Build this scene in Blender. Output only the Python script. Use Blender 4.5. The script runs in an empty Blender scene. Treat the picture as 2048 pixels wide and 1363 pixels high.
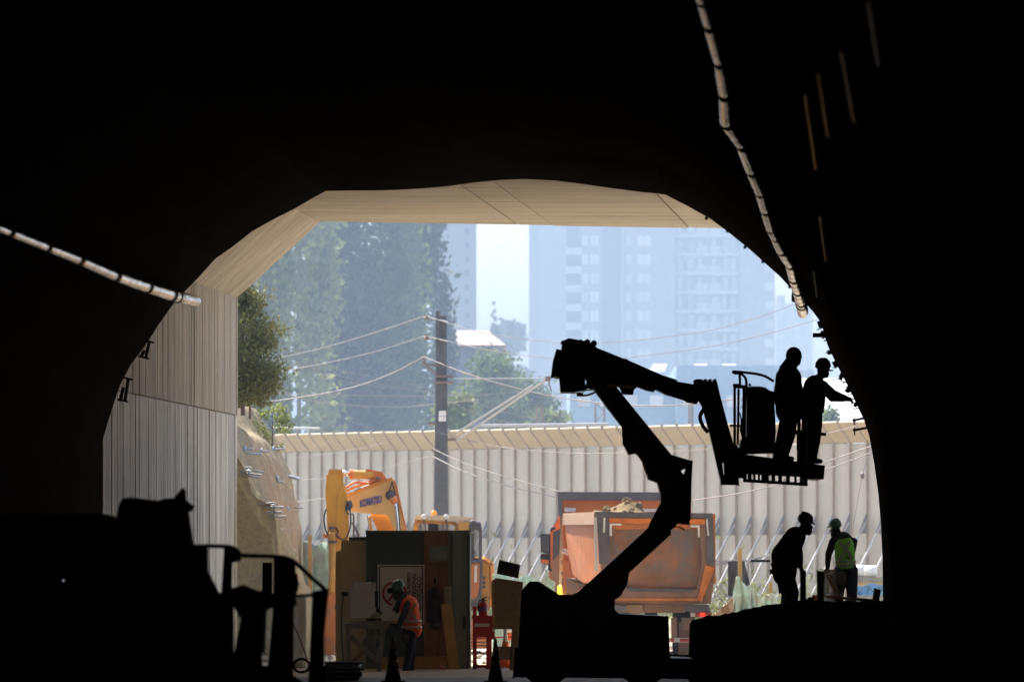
import bpy, bmesh, math, random
import numpy as np
from mathutils import Vector, Matrix, Euler, noise as mnoise
R = math.radians
random.seed(7)
RNG = np.random.default_rng(11)
scene = bpy.context.scene
COL = scene.collection

# ------------------------------------------------------------------ camera, sky, sun, exposure
LENS = 150.0
F = 2048 * LENS / 36.0            # focal length in photograph pixels
EYE, HZ = 1.75, 1148.0            # camera height (m), row of the horizon in the photograph
cam_d = bpy.data.cameras.new('camera')
cam = bpy.data.objects.new('camera', cam_d); COL.objects.link(cam)
cam.location = (0, 0, EYE); cam.rotation_euler = (R(90), 0, 0)
cam_d.lens = LENS; cam_d.sensor_width = 36.0
cam_d.shift_y = (HZ - 681.5) / 2048.0
cam_d.clip_start = 0.5; cam_d.clip_end = 6000
cam_d.dof.use_dof = True; cam_d.dof.focus_distance = 76.0; cam_d.dof.aperture_fstop = 2.8
scene.camera = cam

SUN_AZ, SUN_EL = -33.0, 53.0       # degrees: left of straight ahead, height
world = bpy.data.worlds.new('World'); scene.world = world; world.use_nodes = True
wn = world.node_tree.nodes; wl = world.node_tree.links
bg = wn['Background']
sky = wn.new('ShaderNodeTexSky'); sky.sky_type = 'NISHITA'; sky.sun_disc = False
sky.sun_elevation = R(SUN_EL); sky.sun_rotation = R(SUN_AZ)
sky.air_density = 1.0; sky.dust_density = 2.0; sky.ozone_density = 1.0
wl.new(sky.outputs[0], bg.inputs[0]); bg.inputs[1].default_value = 0.15

sun_d = bpy.data.lights.new('sun', 'SUN'); sun_d.energy = 4.2; sun_d.angle = R(0.5); sun_d.color = (1.0, 0.93, 0.82)
sun = bpy.data.objects.new('sun', sun_d); COL.objects.link(sun)
to_sun = Vector((math.sin(R(SUN_AZ)) * math.cos(R(SUN_EL)), math.cos(R(SUN_AZ)) * math.cos(R(SUN_EL)), math.sin(R(SUN_EL))))
sun.rotation_euler = to_sun.to_track_quat('Z', 'Y').to_euler()
sun.location = (-20, 60, 60)
scene.view_settings.view_transform = 'Standard'; scene.view_settings.look = 'None'
scene.view_settings.gamma = 1.0; scene.view_settings.exposure = 1.92
scene.view_settings.use_curve_mapping = False
scene.cycles.max_bounces = 8; scene.cycles.diffuse_bounces = 4; scene.cycles.volume_bounces = 1
scene.cycles.transparent_max_bounces = 12
scene.cycles.sample_clamp_indirect = 6.0

# ------------------------------------------------------------------ helpers
def P(px, py, d):
    """The point that stands d metres ahead where the photograph has (px, py)."""
    return Vector(((px - 1024) / F * d, d, EYE - (py - HZ) / F * d))
def S(d): return F / d

MATS = {}
def mat(name, c, rough=.6, metal=0., var=.18, scale=4., bump=0., bscale=30., c2=None, mask=.5, stretch=(1, 1, 1), rnd=0., spec=.5, transl=0., emit=None, es=0., coat=0.):
    m = bpy.data.materials.new(name); m.use_nodes = True; MATS[name] = m
    nt = m.node_tree; N = nt.nodes; L = nt.links
    b = N['Principled BSDF']; out = N['Material Output']
    b.inputs['Roughness'].default_value = rough; b.inputs['Metallic'].default_value = metal
    b.inputs['Specular IOR Level'].default_value = spec
    b.inputs['Coat Weight'].default_value = coat
    g = N.new('ShaderNodeNewGeometry')
    mp = N.new('ShaderNodeMapping'); mp.inputs['Scale'].default_value = stretch
    L.new(g.outputs['Position'], mp.inputs['Vector'])
    n1 = N.new('ShaderNodeTexNoise'); n1.inputs['Scale'].default_value = scale; n1.inputs['Detail'].default_value = 6; n1.inputs['Roughness'].default_value = .65
    L.new(mp.outputs[0], n1.inputs['Vector'])
    c = tuple(c)
    mx = N.new('ShaderNodeMix'); mx.data_type = 'RGBA'
    lo = tuple(max(0, v * (1 - var)) for v in c); hi = tuple(min(1, v * (1 + var)) for v in c)
    mx.inputs[6].default_value = lo + (1,); mx.inputs[7].default_value = hi + (1,)
    cr = N.new('ShaderNodeMapRange'); cr.inputs[1].default_value = .3; cr.inputs[2].default_value = .7
    L.new(n1.outputs[0], cr.inputs[0]); L.new(cr.outputs[0], mx.inputs[0])
    col = mx.outputs[2]
    if c2 is not None:
        n2 = N.new('ShaderNodeTexNoise'); n2.inputs['Scale'].default_value = scale * .45; n2.inputs['Detail'].default_value = 8; n2.inputs['Roughness'].default_value = .7
        L.new(mp.outputs[0], n2.inputs['Vector'])
        r2 = N.new('ShaderNodeMapRange'); r2.inputs[1].default_value = mask; r2.inputs[2].default_value = mask + .14
        L.new(n2.outputs[0], r2.inputs[0])
        m2 = N.new('ShaderNodeMix'); m2.data_type = 'RGBA'
        L.new(r2.outputs[0], m2.inputs[0]); L.new(col, m2.inputs[6]); m2.inputs[7].default_value = tuple(c2) + (1,)
        col = m2.outputs[2]
    if rnd:
        oi = N.new('ShaderNodeObjectInfo')
        rr = N.new('ShaderNodeMapRange'); rr.inputs[3].default_value = 1 - rnd; rr.inputs[4].default_value = 1 + rnd
        L.new(oi.outputs['Random'], rr.inputs[0])
        m3 = N.new('ShaderNodeMix'); m3.data_type = 'RGBA'; m3.blend_type = 'MULTIPLY'; m3.inputs[0].default_value = 1
        L.new(col, m3.inputs[6])
        cmb = N.new('ShaderNodeCombineColor')
        for i in range(3): L.new(rr.outputs[0], cmb.inputs[i])
        L.new(cmb.outputs[0], m3.inputs[7]); col = m3.outputs[2]
    L.new(col, b.inputs['Base Color'])
    if bump:
        nb = N.new('ShaderNodeTexNoise'); nb.inputs['Scale'].default_value = bscale; nb.inputs['Detail'].default_value = 5
        L.new(mp.outputs[0], nb.inputs['Vector'])
        bm_ = N.new('ShaderNodeBump'); bm_.inputs['Strength'].default_value = bump; bm_.inputs['Distance'].default_value = .03
        L.new(nb.outputs[0], bm_.inputs['Height']); L.new(bm_.outputs[0], b.inputs['Normal'])
    if transl:
        tr = N.new('ShaderNodeBsdfTranslucent'); L.new(col, tr.inputs[0])
        ms = N.new('ShaderNodeMixShader'); ms.inputs[0].default_value = transl
        L.new(b.outputs[0], ms.inputs[1]); L.new(tr.outputs[0], ms.inputs[2]); L.new(ms.outputs[0], out.inputs[0])
    if emit is not None:
        b.inputs['Emission Color'].default_value = tuple(emit) + (1,); b.inputs['Emission Strength'].default_value = es
    return m

def tag(o, label=None, cat=None, group=None, kind=None):
    if label: o['label'] = label
    if cat: o['category'] = cat
    if group: o['group'] = group
    if kind: o['kind'] = kind
    return o

ORG = {}            # object name -> world origin of its thing
def thing(name, loc, label, cat, group=None):
    e = bpy.data.objects.new(name, None); e.empty_display_size = .2; COL.objects.link(e)
    e.location = loc; ORG[e.name] = Vector(loc)
    return tag(e, label, cat, group)

class MB:
    """Collects shapes in world coordinates; build() links them as one mesh object."""
    def __init__(s): s.v = []; s.f = []
    def add(s, vs, fs):
        n = len(s.v); s.v += [tuple(v) for v in vs]; s.f += [tuple(i + n for i in f) for f in fs]; return s
    def box(s, c, size, rot=None):
        c = Vector(c); hx, hy, hz = (k / 2 for k in size)
        M_ = Euler(rot).to_matrix() if rot else Matrix.Identity(3)
        vs = [c + M_ @ Vector((x, y, z)) for x in (-hx, hx) for y in (-hy, hy) for z in (-hz, hz)]
        return s.add(vs, [(0, 1, 3, 2), (4, 6, 7, 5), (0, 4, 5, 1), (2, 3, 7, 6), (0, 2, 6, 4), (1, 5, 7, 3)])
    def beam(s, a, b, w, h, up=(0, 1, 0)):
        a, b = Vector(a), Vector(b); d = (b - a).normalized(); u = Vector(up)
        sd = d.cross(u)
        if sd.length < 1e-4: sd = d.cross(Vector((1, 0, 0)))
        sd.normalize(); u = sd.cross(d).normalized()
        vs = [p + sd * x * w / 2 + u * y * h / 2 for p in (a, b) for x, y in ((-1, -1), (1, -1), (1, 1), (-1, 1))]
        return s.add(vs, [(3, 2, 1, 0), (4, 5, 6, 7), (0, 1, 5, 4), (1, 2, 6, 5), (2, 3, 7, 6), (3, 0, 4, 7)])
    def path(s, pts, r, n=8, caps=True):
        pts = [Vector(p) for p in pts]; rs = r if hasattr(r, '__len__') else [r] * len(pts)
        vs, fs = [], []; pu = None
        for i, p in enumerate(pts):
            d = (pts[min(i + 1, len(pts) - 1)] - pts[max(i - 1, 0)]).normalized()
            if pu is None:
                pu = d.cross(Vector((0, 0, 1)))
                if pu.length < .05: pu = d.cross(Vector((0, 1, 0)))
            u = (pu - d * pu.dot(d)).normalized(); pu = u; w = d.cross(u)
            vs += [p + (u * math.cos(2 * math.pi * k / n) + w * math.sin(2 * math.pi * k / n)) * rs[i] for k in range(n)]
        for i in range(len(pts) - 1):
            for k in range(n):
                a, b = i * n + k, i * n + (k + 1) % n
                fs.append((a, b, b + n, a + n))
        if caps: fs += [tuple(range(n - 1, -1, -1)), tuple((len(pts) - 1) * n + k for k in range(n))]
        return s.add(vs, fs)
    def tube(s, a, b, r0, r1=None, n=10): return s.path([a, b], [r0, r1 if r1 is not None else r0], n)
    def prism(s, poly, d, t, hole=None):
        """Outline in photograph pixels standing at depth d, really t metres thick (t runs away from the camera)."""
        poly = [tuple(p) for p in poly]
        area = sum(a[0] * b[1] - b[0] * a[1] for a, b in zip(poly, poly[1:] + poly[:1]))
        if area < 0: poly = poly[::-1]
        if hole:
            h = [tuple(p) for p in hole]
            if sum(a[0] * b[1] - b[0] * a[1] for a, b in zip(h, h[1:] + h[:1])) > 0: h = h[::-1]
            i, j = min(((i, j) for i in range(len(poly)) for j in range(len(h))), key=lambda q: (poly[q[0]][0] - h[q[1]][0]) ** 2 + (poly[q[0]][1] - h[q[1]][1]) ** 2)
            poly = poly[:i + 1] + h[j:] + h[:j + 1] + poly[i:]
        fr = [P(x, y, d) for x, y in poly]; bk = [p + Vector((0, t, 0)) for p in fr]
        n = len(fr)
        import mathutils.geometry as G
        tris = []
        bm = bmesh.new(); vv = [bm.verts.new(p) for p in fr]
        tes = G.tessellate_polygon([[Vector((p.x, p.z, 0)) for p in fr]])
        bm.free()
        fs = []
        for a, b, c in tes:
            A, B, C = fr[a], fr[b], fr[c]
            if (B - A).cross(C - A).y > 0: b, c = c, b
            fs += [(a, b, c), (a + n, c + n, b + n)]
        for i in range(n):
            j = (i + 1) % n
            fs.append((i, j, j + n, i + n)[::-1])
        return s.add(fr + bk, fs)
    def build(s, name, m, parent=None, smooth=False, bevel=0, seg=1, auto=None):
        vs = np.array([tuple(v) for v in s.v], dtype=float)
        if parent is None: o0 = Vector(((vs[:, 0].min() + vs[:, 0].max()) / 2, (vs[:, 1].min() + vs[:, 1].max()) / 2, vs[:, 2].min()))
        else: o0 = ORG[parent.name]
        me = bpy.data.meshes.new(name); me.from_pydata([tuple(v) for v in (vs - np.array(o0))], [], s.f)
        me.materials.append(MATS[m] if isinstance(m, str) else m)
        me.validate(); 
        if smooth: me.polygons.foreach_set('use_smooth', [True] * len(me.polygons))
        o = bpy.data.objects.new(name, me); COL.objects.link(o)
        if parent is None: o.location = o0
        else: o.parent = parent
        ORG[o.name] = Vector(o0)
        if bevel:
            bv = o.modifiers.new('bevel', 'BEVEL'); bv.width = bevel; bv.segments = seg; bv.limit_method = 'ANGLE'; bv.angle_limit = R(40)
        return o

def reg(ox, oy, z):
    """Reads outlines off an enlarged crop of the photograph."""
    return lambda *pts: [(ox + x / z, oy + y / z) for x, y in pts]

def interp(pts, n):
    """Catmull-Rom through points."""
    pts = [Vector(p) for p in pts]
    if len(pts) == 2: return [pts[0].lerp(pts[1], i / n) for i in range(n + 1)]
    out = []; e = [pts[0] * 2 - pts[1]] + pts + [pts[-1] * 2 - pts[-2]]
    for i in range(1, len(e) - 2):
        a, b, c, d = e[i - 1:i + 3]
        for k in range(n):
            t = k / n
            out.append(.5 * ((2 * b) + (c - a) * t + (2 * a - 5 * b + 4 * c - d) * t * t + (3 * b - a - 3 * c + d) * t ** 3))
    out.append(pts[-1]); return out

def text_mesh(name, body, size, m, origin, xdir, updir, parent, extrude=.003, bold=.0, sx=1.0, align='LEFT'):
    cu = bpy.data.curves.new('txt', 'FONT'); cu.body = body; cu.size = size; cu.extrude = extrude; cu.offset = bold; cu.align_x = align; cu.resolution_u = 3
    to = bpy.data.objects.new('txt', cu); COL.objects.link(to)
    bpy.context.view_layer.update()
    me = bpy.data.meshes.new_from_object(to.evaluated_get(bpy.context.evaluated_depsgraph_get()))
    bpy.data.objects.remove(to)
    xd, ud = Vector(xdir).normalized(), Vector(updir).normalized(); nd = xd.cross(ud)
    off = Vector(origin) - ORG[parent.name]
    for v in me.vertices: v.co = off + xd * v.co.x * sx + ud * v.co.y + nd * v.co.z
    me.materials.clear(); me.materials.append(MATS[m])
    o = bpy.data.objects.new(name, me); COL.objects.link(o); o.parent = parent; ORG[o.name] = ORG[parent.name]
    return o

def capsule(mb, a, b, r0, r1, n=10):
    a, b = Vector(a), Vector(b); d = b - a; L_ = d.length
    if L_ < 1e-5: d = Vector((0, 0, 1)); 
    d = d.normalized()
    pts, rs = [], []
    for k in range(0, 4):
        t = k / 4 * math.pi / 2; pts.append(a - d * r0 * math.cos(t)); rs.append(max(r0 * math.sin(t), r0 * .12))
    for k in range(0, 5): pts.append(a.lerp(b, k / 4)); rs.append(r0 + (r1 - r0) * k / 4)
    for k in range(3, -1, -1):
        t = k / 4 * math.pi / 2; pts.append(b + d * r1 * math.cos(t)); rs.append(max(r1 * math.sin(t), r1 * .12))
    mb.path(pts, rs, n)
def ellipsoid(mb, c, rad, rot=None, nu=12, nv=8):
    c = Vector(c); M_ = Euler(rot).to_matrix() if rot else Matrix.Identity(3)
    vs = [c + M_ @ Vector((0, 0, rad[2]))]; fs = []
    for i in range(1, nv):
        t = math.pi * i / nv
        for k in range(nu):
            p = 2 * math.pi * k / nu
            vs.append(c + M_ @ Vector((rad[0] * math.sin(t) * math.cos(p), rad[1] * math.sin(t) * math.sin(p), rad[2] * math.cos(t))))
    vs.append(c + M_ @ Vector((0, 0, -rad[2])))
    for k in range(nu):
        fs.append((0, 1 + k, 1 + (k + 1) % nu))
        for i in range(nv - 2):
            a, b = 1 + i * nu + k, 1 + i * nu + (k + 1) % nu
            fs.append((a, a + nu, b + nu, b))
        fs.append((1 + (nv - 2) * nu + k, len(vs) - 1, 1 + (nv - 2) * nu + (k + 1) % nu))
    mb.add(vs, fs)
def fuse(mb, name, m, parent, voxel=.014, it=3):
    """Melts the overlapping shapes of mb into one continuous skin."""
    o = mb.build(name, m, parent)
    rm = o.modifiers.new('r', 'REMESH'); rm.mode = 'VOXEL'; rm.voxel_size = voxel; rm.use_smooth_shade = True
    sm = o.modifiers.new('s', 'SMOOTH'); sm.factor = .5; sm.iterations = it
    bpy.context.view_layer.update()
    me = bpy.data.meshes.new_from_object(o.evaluated_get(bpy.context.evaluated_depsgraph_get()))
    o.modifiers.clear(); o.data = me
    me.polygons.foreach_set('use_smooth', [True] * len(me.polygons))
    if not me.materials: me.materials.append(MATS[m])
    return o

# ------------------------------------------------------------------ materials
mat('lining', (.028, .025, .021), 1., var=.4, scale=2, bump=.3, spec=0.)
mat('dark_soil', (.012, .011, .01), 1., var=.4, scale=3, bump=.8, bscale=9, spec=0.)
mat('ground', (.44, .37, .27), .95, var=.25, scale=.6, bump=.6, bscale=6, c2=(.5, .44, .35), mask=.52, spec=.2)
mat('tunnel_floor', (.22, .2, .175), .85, var=.4, scale=1.5, bump=.6, bscale=8, spec=.3)
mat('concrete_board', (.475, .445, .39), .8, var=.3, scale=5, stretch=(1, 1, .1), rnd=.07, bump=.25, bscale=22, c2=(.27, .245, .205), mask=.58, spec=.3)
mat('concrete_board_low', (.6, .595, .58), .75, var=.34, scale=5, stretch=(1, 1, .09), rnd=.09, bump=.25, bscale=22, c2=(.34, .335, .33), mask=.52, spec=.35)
mat('concrete_slab', (.53, .48, .4), .85, var=.26, scale=1.8, stretch=(.14, 3.2, 1), rnd=.05, bump=.5, bscale=5, c2=(.33, .285, .22), mask=.52, spec=.3)
mat('joint', (.27, .24, .19), .9, var=.3)
mat('burlap', (.39, .31, .19), .95, var=.3, scale=18, bump=.6, bscale=60, c2=(.25, .215, .16), mask=.5, spec=.15)
mat('foil', (.62, .58, .54), .27, metal=1., var=.45, scale=5, stretch=(1.5, .5, 1.5), bump=.5, bscale=12, c2=(.26, .21, .17), mask=.58)
mat('black_strap', (.012, .012, .014), .8, var=.2)
mat('black_metal', (.012, .012, .014), .65, var=.3, spec=.25)
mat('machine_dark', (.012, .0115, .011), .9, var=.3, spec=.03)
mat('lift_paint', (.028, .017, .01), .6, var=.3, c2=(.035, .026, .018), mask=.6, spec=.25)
mat('bracket_grey', (.24, .23, .22), .7)
mat('rubber', (.015, .015, .016), .85, var=.2, spec=.2)
mat('galv', (.5, .52, .55), .4, metal=.7, var=.15, scale=8)
mat('bolt_blue', (.42, .55, .72), .35, metal=.3, var=.1)
mat('panel', (.48, .425, .345), .6, var=.1, scale=1.6, stretch=(1, 1, .15), rnd=.07, c2=(.4, .36, .3), mask=.55)
mat('fence_post', (.4, .33, .26), .7, var=.15, c2=(.32, .24, .17), mask=.6)
mat('visor', (.5, .41, .28), .6, var=.08, rnd=.05, transl=.3)
mat('brace', (.5, .48, .45), .5, metal=0., var=.1)
mat('pole_concrete', (.1, .105, .11), .9, var=.25, scale=5, bump=.3)
mat('wire', (.24, .22, .21), .5, metal=.4, var=.1)
mat('catenary_steel', (.4, .4, .4), .5, metal=.4, var=.1)
mat('rust_steel', (.2, .15, .13), .7, var=.2)
mat('insulator', (.14, .1, .08), .4)
mat('white_plate', (.75, .75, .72), .5, var=.05)
mat('bark', (.16, .12, .085), .95, var=.3, bump=.6)
mat('leaf_poplar', (.1, .14, .04), .6, var=.75, scale=.7, transl=.5, spec=.3)
mat('leaf_pale', (.24, .26, .09), .6, var=.5, scale=1., transl=.5, spec=.3)
mat('leaf_bright', (.17, .2, .05), .6, var=.55, scale=1.3, transl=.45, spec=.3)
mat('leaf_olive', (.16, .16, .05), .65, var=.4, scale=2, transl=.35, spec=.3)
mat('leaf_dark', (.035, .05, .028), .65, var=.4, scale=1, transl=.3, spec=.3)
mat('grass', (.17, .19, .06), .7, var=.4, scale=3, transl=.4)
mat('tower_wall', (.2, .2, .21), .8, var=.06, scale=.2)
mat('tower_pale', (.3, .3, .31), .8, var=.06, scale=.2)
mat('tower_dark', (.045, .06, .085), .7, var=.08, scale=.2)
mat('tower_slab', (.48, .48, .48), .8, var=.05, scale=.2)
mat('tower_window', (.6, .61, .62), .3, var=.12, scale=.5, rnd=.25)
mat('blue_cladding', (.22, .33, .45), .6, var=.06, scale=.3)
mat('white_cladding', (.8, .8, .78), .5, var=.05, scale=.3)
mat('house_wall', (.2, .22, .3), .8, var=.1)
mat('pink_roof', (.4, .28, .24), .8, var=.12, scale=2)
mat('yellow_paint', (.78, .36, .035), .42, var=.12, scale=3, c2=(.5, .2, .04), mask=.63, coat=.15)
mat('orange_paint', (.72, .2, .035), .45, var=.12, scale=3, c2=(.5, .17, .06), mask=.6, coat=.1)
mat('yellow_dust_glare', (.74, .47, .17), .5, var=.12, scale=3, c2=(.55, .3, .1), mask=.62)  # boom yellow made paler: dust, and sun glare put into the colour
mat('gate_plate', (.34, .135, .06), .6, var=.4, scale=2.2, c2=(.18, .155, .16), mask=.45, bump=.2, metal=.1)
mat('yellow_dirty', (.62, .32, .06), .55, var=.2, scale=4, c2=(.36, .17, .06), mask=.56)
mat('rust_orange', (.64, .195, .04), .6, var=.25, scale=3, c2=(.36, .17, .1), mask=.52)
mat('steel_brown', (.28, .15, .1), .6, var=.3, scale=3, c2=(.17, .14, .13), mask=.5, metal=.1)
mat('steel_blue', (.13, .12, .14), .5, var=.3, scale=4, c2=(.26, .15, .1), mask=.58, metal=.3)
mat('side_orange', (.42, .125, .03), .6, var=.25, scale=3, stretch=(1, 1, .3), c2=(.34, .16, .08), mask=.52)
mat('dusty_tan', (.33, .21, .13), .8, var=.15, scale=4)
mat('chrome', (.8, .82, .85), .18, metal=1., var=.05)
mat('hose', (.02, .02, .022), .6)
mat('glass', (.09, .11, .13), .08, var=.1, spec=.8)
mat('glass_bright', (.5, .53, .55), .1, var=.1, spec=.8)
mat('cab_roof_sunlit', (.74, .6, .42), .5, var=.1)  # cream puts the sunlit look of the digger's cab roof into its colour
mat('clear_glass', (.6, .63, .65), .05, var=.05, spec=.6)
_g = MATS['clear_glass'].node_tree; _t = _g.nodes.new('ShaderNodeBsdfTransparent'); _m = _g.nodes.new('ShaderNodeMixShader'); _m.inputs[0].default_value = .72
_g.links.new(_g.nodes['Principled BSDF'].outputs[0], _m.inputs[1]); _g.links.new(_t.outputs[0], _m.inputs[2]); _g.links.new(_m.outputs[0], _g.nodes['Material Output'].inputs[0])
mat('lamp_white', (.9, .92, .88), .2)
mat('blue_ink', (.1, .09, .3), .5)
mat('soil', (.2, .145, .08), 1., var=.35, scale=5, bump=.8, bscale=14, spec=.1)
mat('red_lamp', (.6, .03, .02), .3, emit=(1, .05, .03), es=.35)
mat('red_glass', (.5, .04, .03), .25)
mat('white_reflect', (.75, .72, .7), .4)
mat('red_reflect', (.55, .06, .05), .4)
mat('amber', (.9, .4, .03), .3, emit=(1, .45, .03), es=1.6)
mat('amber_dull', (.85, .33, .03), .3)
mat('green_board', (.075, .115, .098), .75, var=.15, scale=2)
mat('green_door', (.22, .31, .275), .7, var=.15, scale=2, stretch=(1, 1, .3), c2=(.17, .24, .215), mask=.55)
mat('plywood', (.34, .19, .1), .8, var=.22, scale=5, stretch=(2, 1, .25))
mat('plywood_grey', (.27, .2, .12), .85, var=.3, scale=12, c2=(.2, .15, .1), mask=.55)
mat('cream_door', (.6, .48, .29), .7, var=.12, scale=3, c2=(.36, .26, .15), mask=.64)
mat('timber', (.5, .32, .11), .8, var=.2, scale=5, stretch=(1, 1, .3))
mat('timber_grey', (.3, .27, .22), .85, var=.25, scale=6)
mat('sign_white', (.76, .76, .78), .5, var=.05)
mat('sign_black', (.02, .02, .025), .6)
mat('sign_red', (.45, .02, .02), .5)
mat('grey_box', (.66, .68, .7), .5, var=.06)
mat('cloth_dark', (.03, .03, .035), .95, var=.3)
mat('cloth_blue', (.035, .05, .085), .9, var=.3)
mat('cloth_navy', (.02, .028, .055), .9, var=.3)
mat('cloth_black', (.011, .011, .013), .95, var=.3, spec=.2)
mat('cloth_maroon', (.035, .012, .012), .95, var=.3, spec=.2)
mat('skin', (.35, .2, .13), .6, var=.1)
mat('vest_orange', (.95, .13, .035), .7, var=.1)
mat('vest_green', (.24, .85, .08), .7, var=.1)
mat('reflective', (.42, .42, .43), .4, var=.1)
mat('helmet_green', (.05, .17, .14), .35, var=.06)
mat('helmet_dark', (.018, .018, .02), .45)
mat('pouch', (.1, .085, .055), .9, var=.25)
mat('red_paint', (.5, .03, .03), .5, var=.15)
mat('pink', (.55, .2, .3), .8)
mat('cone_dark', (.04, .022, .015), .7)
mat('cone_amber', (.4, .2, .03), .5)
mat('cone_orange', (.9, .16, .03), .55)
mat('cone_white', (.8, .8, .78), .5)
mat('net_green', (.48, .6, .52), .85, var=.25, scale=6, transl=.4, c2=(.52, .5, .42), mask=.5)
mat('net_dark', (.1, .11, .13), .85, var=.2, transl=.15)
mat('white_roll', (.85, .83, .78), .6, var=.05)
mat('blue_tarp', (.1, .24, .42), .5, var=.12)
mat('pvc_grey', (.42, .42, .44), .45, var=.1)
mat('stone', (.36, .31, .25), .95, var=.3, rnd=.2)
mat('led', (.9, .9, 1), .3, emit=(.8, .85, 1), es=1.2)
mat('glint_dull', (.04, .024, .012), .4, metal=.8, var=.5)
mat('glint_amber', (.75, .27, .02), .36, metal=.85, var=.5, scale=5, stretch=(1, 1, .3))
# ------------------------------------------------------------------ ground
m = MB(); n = 24
gx = [-1500, -400, -120] + list(np.linspace(-40, 40, 17)) + [120, 400, 1500]
gy = [-40, 0, 40] + list(np.linspace(60, 140, 17)) + [220, 500, 1500]
idx = {}
vs, fs = [], []
for j, y in enumerate(gy):
    for i, x in enumerate(gx):
        z = 0 if not (-41 < x < 41 and 88 < y < 141) else .05 * mnoise.noise(Vector((x * .3, y * .3, 2)))
        vs.append((x, y, z))
w_ = len(gx)
fs = [(j * w_ + i, j * w_ + i + 1, (j + 1) * w_ + i + 1, (j + 1) * w_ + i) for j in range(len(gy) - 1) for i in range(w_ - 1)]
tag(MB().add(vs, fs).build('ground', 'ground', smooth=True), kind='structure')

# ------------------------------------------------------------------ tunnel lining (dark tube, curving towards the camera) 
OUT = [(205, 1358), (205, 1100), (205, 985), (205, 880), (214, 850), (228, 805), (240, 770), (262, 728), (290, 692), (318, 648), (345, 610), (372, 580), (400, 552), (430, 518), (470, 490), (505, 462), (550, 437), (590, 417), (622, 398), (652, 382), (700, 381), (745, 381), (790, 380), (845, 377), (900, 372), (950, 365), (1000, 360), (1050, 358), (1110, 361), (1165, 368), (1220, 376), (1275, 383), (1330, 389), (1375, 412), (1420, 437), (1460, 467), (1500, 499), (1530, 526), (1560, 553), (1585, 580), (1605, 600), (1625, 622), (1642, 645), (1655, 690), (1672, 726), (1692, 765), (1712, 806), (1728, 840), (1738, 870), (1748, 925), (1757, 990), (1762, 1050), (1765, 1120), (1766, 1200), (1766, 1358)]
D0 = 72.0
def axis_shift(d):
    u = D0 - d; return -.088 * u + .0003 * u * u
ring0 = [P(x, y, D0) for x, y in OUT]
ds = [72, 71.2, 70, 68, 65, 61, 57, 52, 47, 42, 36, 30, 24, 18, 12, 6, 0, -8]
vs, fs = [], []; K = len(ring0)
for j, d in enumerate(ds):
    for k, p in enumerate(ring0):
        q = Vector((p.x + axis_shift(d), d, p.z))
        if j > 2:
            c = Vector((-.3 + axis_shift(d), d, 3)); e = (q - c); e.y = 0
            q += e.normalized() * (.06 + .12 * abs(mnoise.noise(Vector((k * .6, d * .3, 1)))))
        if k in (0, K - 1): q.z = -.3
        vs.append(q)
for j in range(len(ds) - 1):
    for k in range(K - 1):
        a = j * K + k; fs.append((a, a + 1, a + K + 1, a + K))
fs.append(tuple(range((len(ds) - 1) * K, len(ds) * K)))
b0 = len(vs)                                    # thick end face towards the portal
for k, p in enumerate(ring0):
    e = p - Vector((-.3, D0, 3)); e.y = 0
    q = p + e.normalized() * 2.6
    if k in (0, K - 1): q.z = -.3
    vs.append(q)
fs += [(k, b0 + k, b0 + k + 1, k + 1) for k in range(K - 1)]
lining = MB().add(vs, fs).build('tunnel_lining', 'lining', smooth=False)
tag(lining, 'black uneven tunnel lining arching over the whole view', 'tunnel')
# ragged membrane edge with studs along the right rim
sp = MB(); random.seed(5)
for i in range(26):
    t = random.uniform(0, 1); y = 648 + t * 170; x = np.interp(y, [645, 690, 726, 765, 806, 840], [1642, 1655, 1672, 1692, 1712, 1728])
    a = P(x + 2, y, 71.6); L_ = random.uniform(.04, .11)
    sp.tube(a, a + Vector((-L_, .05, random.uniform(-.05, .05))), .012, .008, 5)
    if i % 3 == 0: sp.box(a + Vector((-.05, 0, .01)), (.06, .05, random.uniform(.04, .12)), (0, random.uniform(-.5, .5), 0))
for x, y in ((1455, 462), (1490, 494), (1413, 436), (1526, 523)):
    sp.box(P(x, y, 71.9), (.05, .05, .05))
sp.build('membrane_studs', 'black_metal', lining)['kind'] = 'stuff'
b_ = MB(); b_.box(P(1640, 670, 71.4), (.24, .1, .07)); b_.build('anchor_stub', 'black_metal', lining)
for i, (y, ln) in enumerate(((838, 24), (858, 23))):
    b_ = MB(); a = P(1738, y - 4, 71.2); c = P(1738 - ln - 8, y + 2, 71.0); b_.tube(a, c, .022, n=6); b_.tube(c + Vector((.02, 0, -.08)), c + Vector((.02, 0, .05)), .012, n=5)
    b_.build('anchor_bar', 'black_metal', lining)
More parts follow.
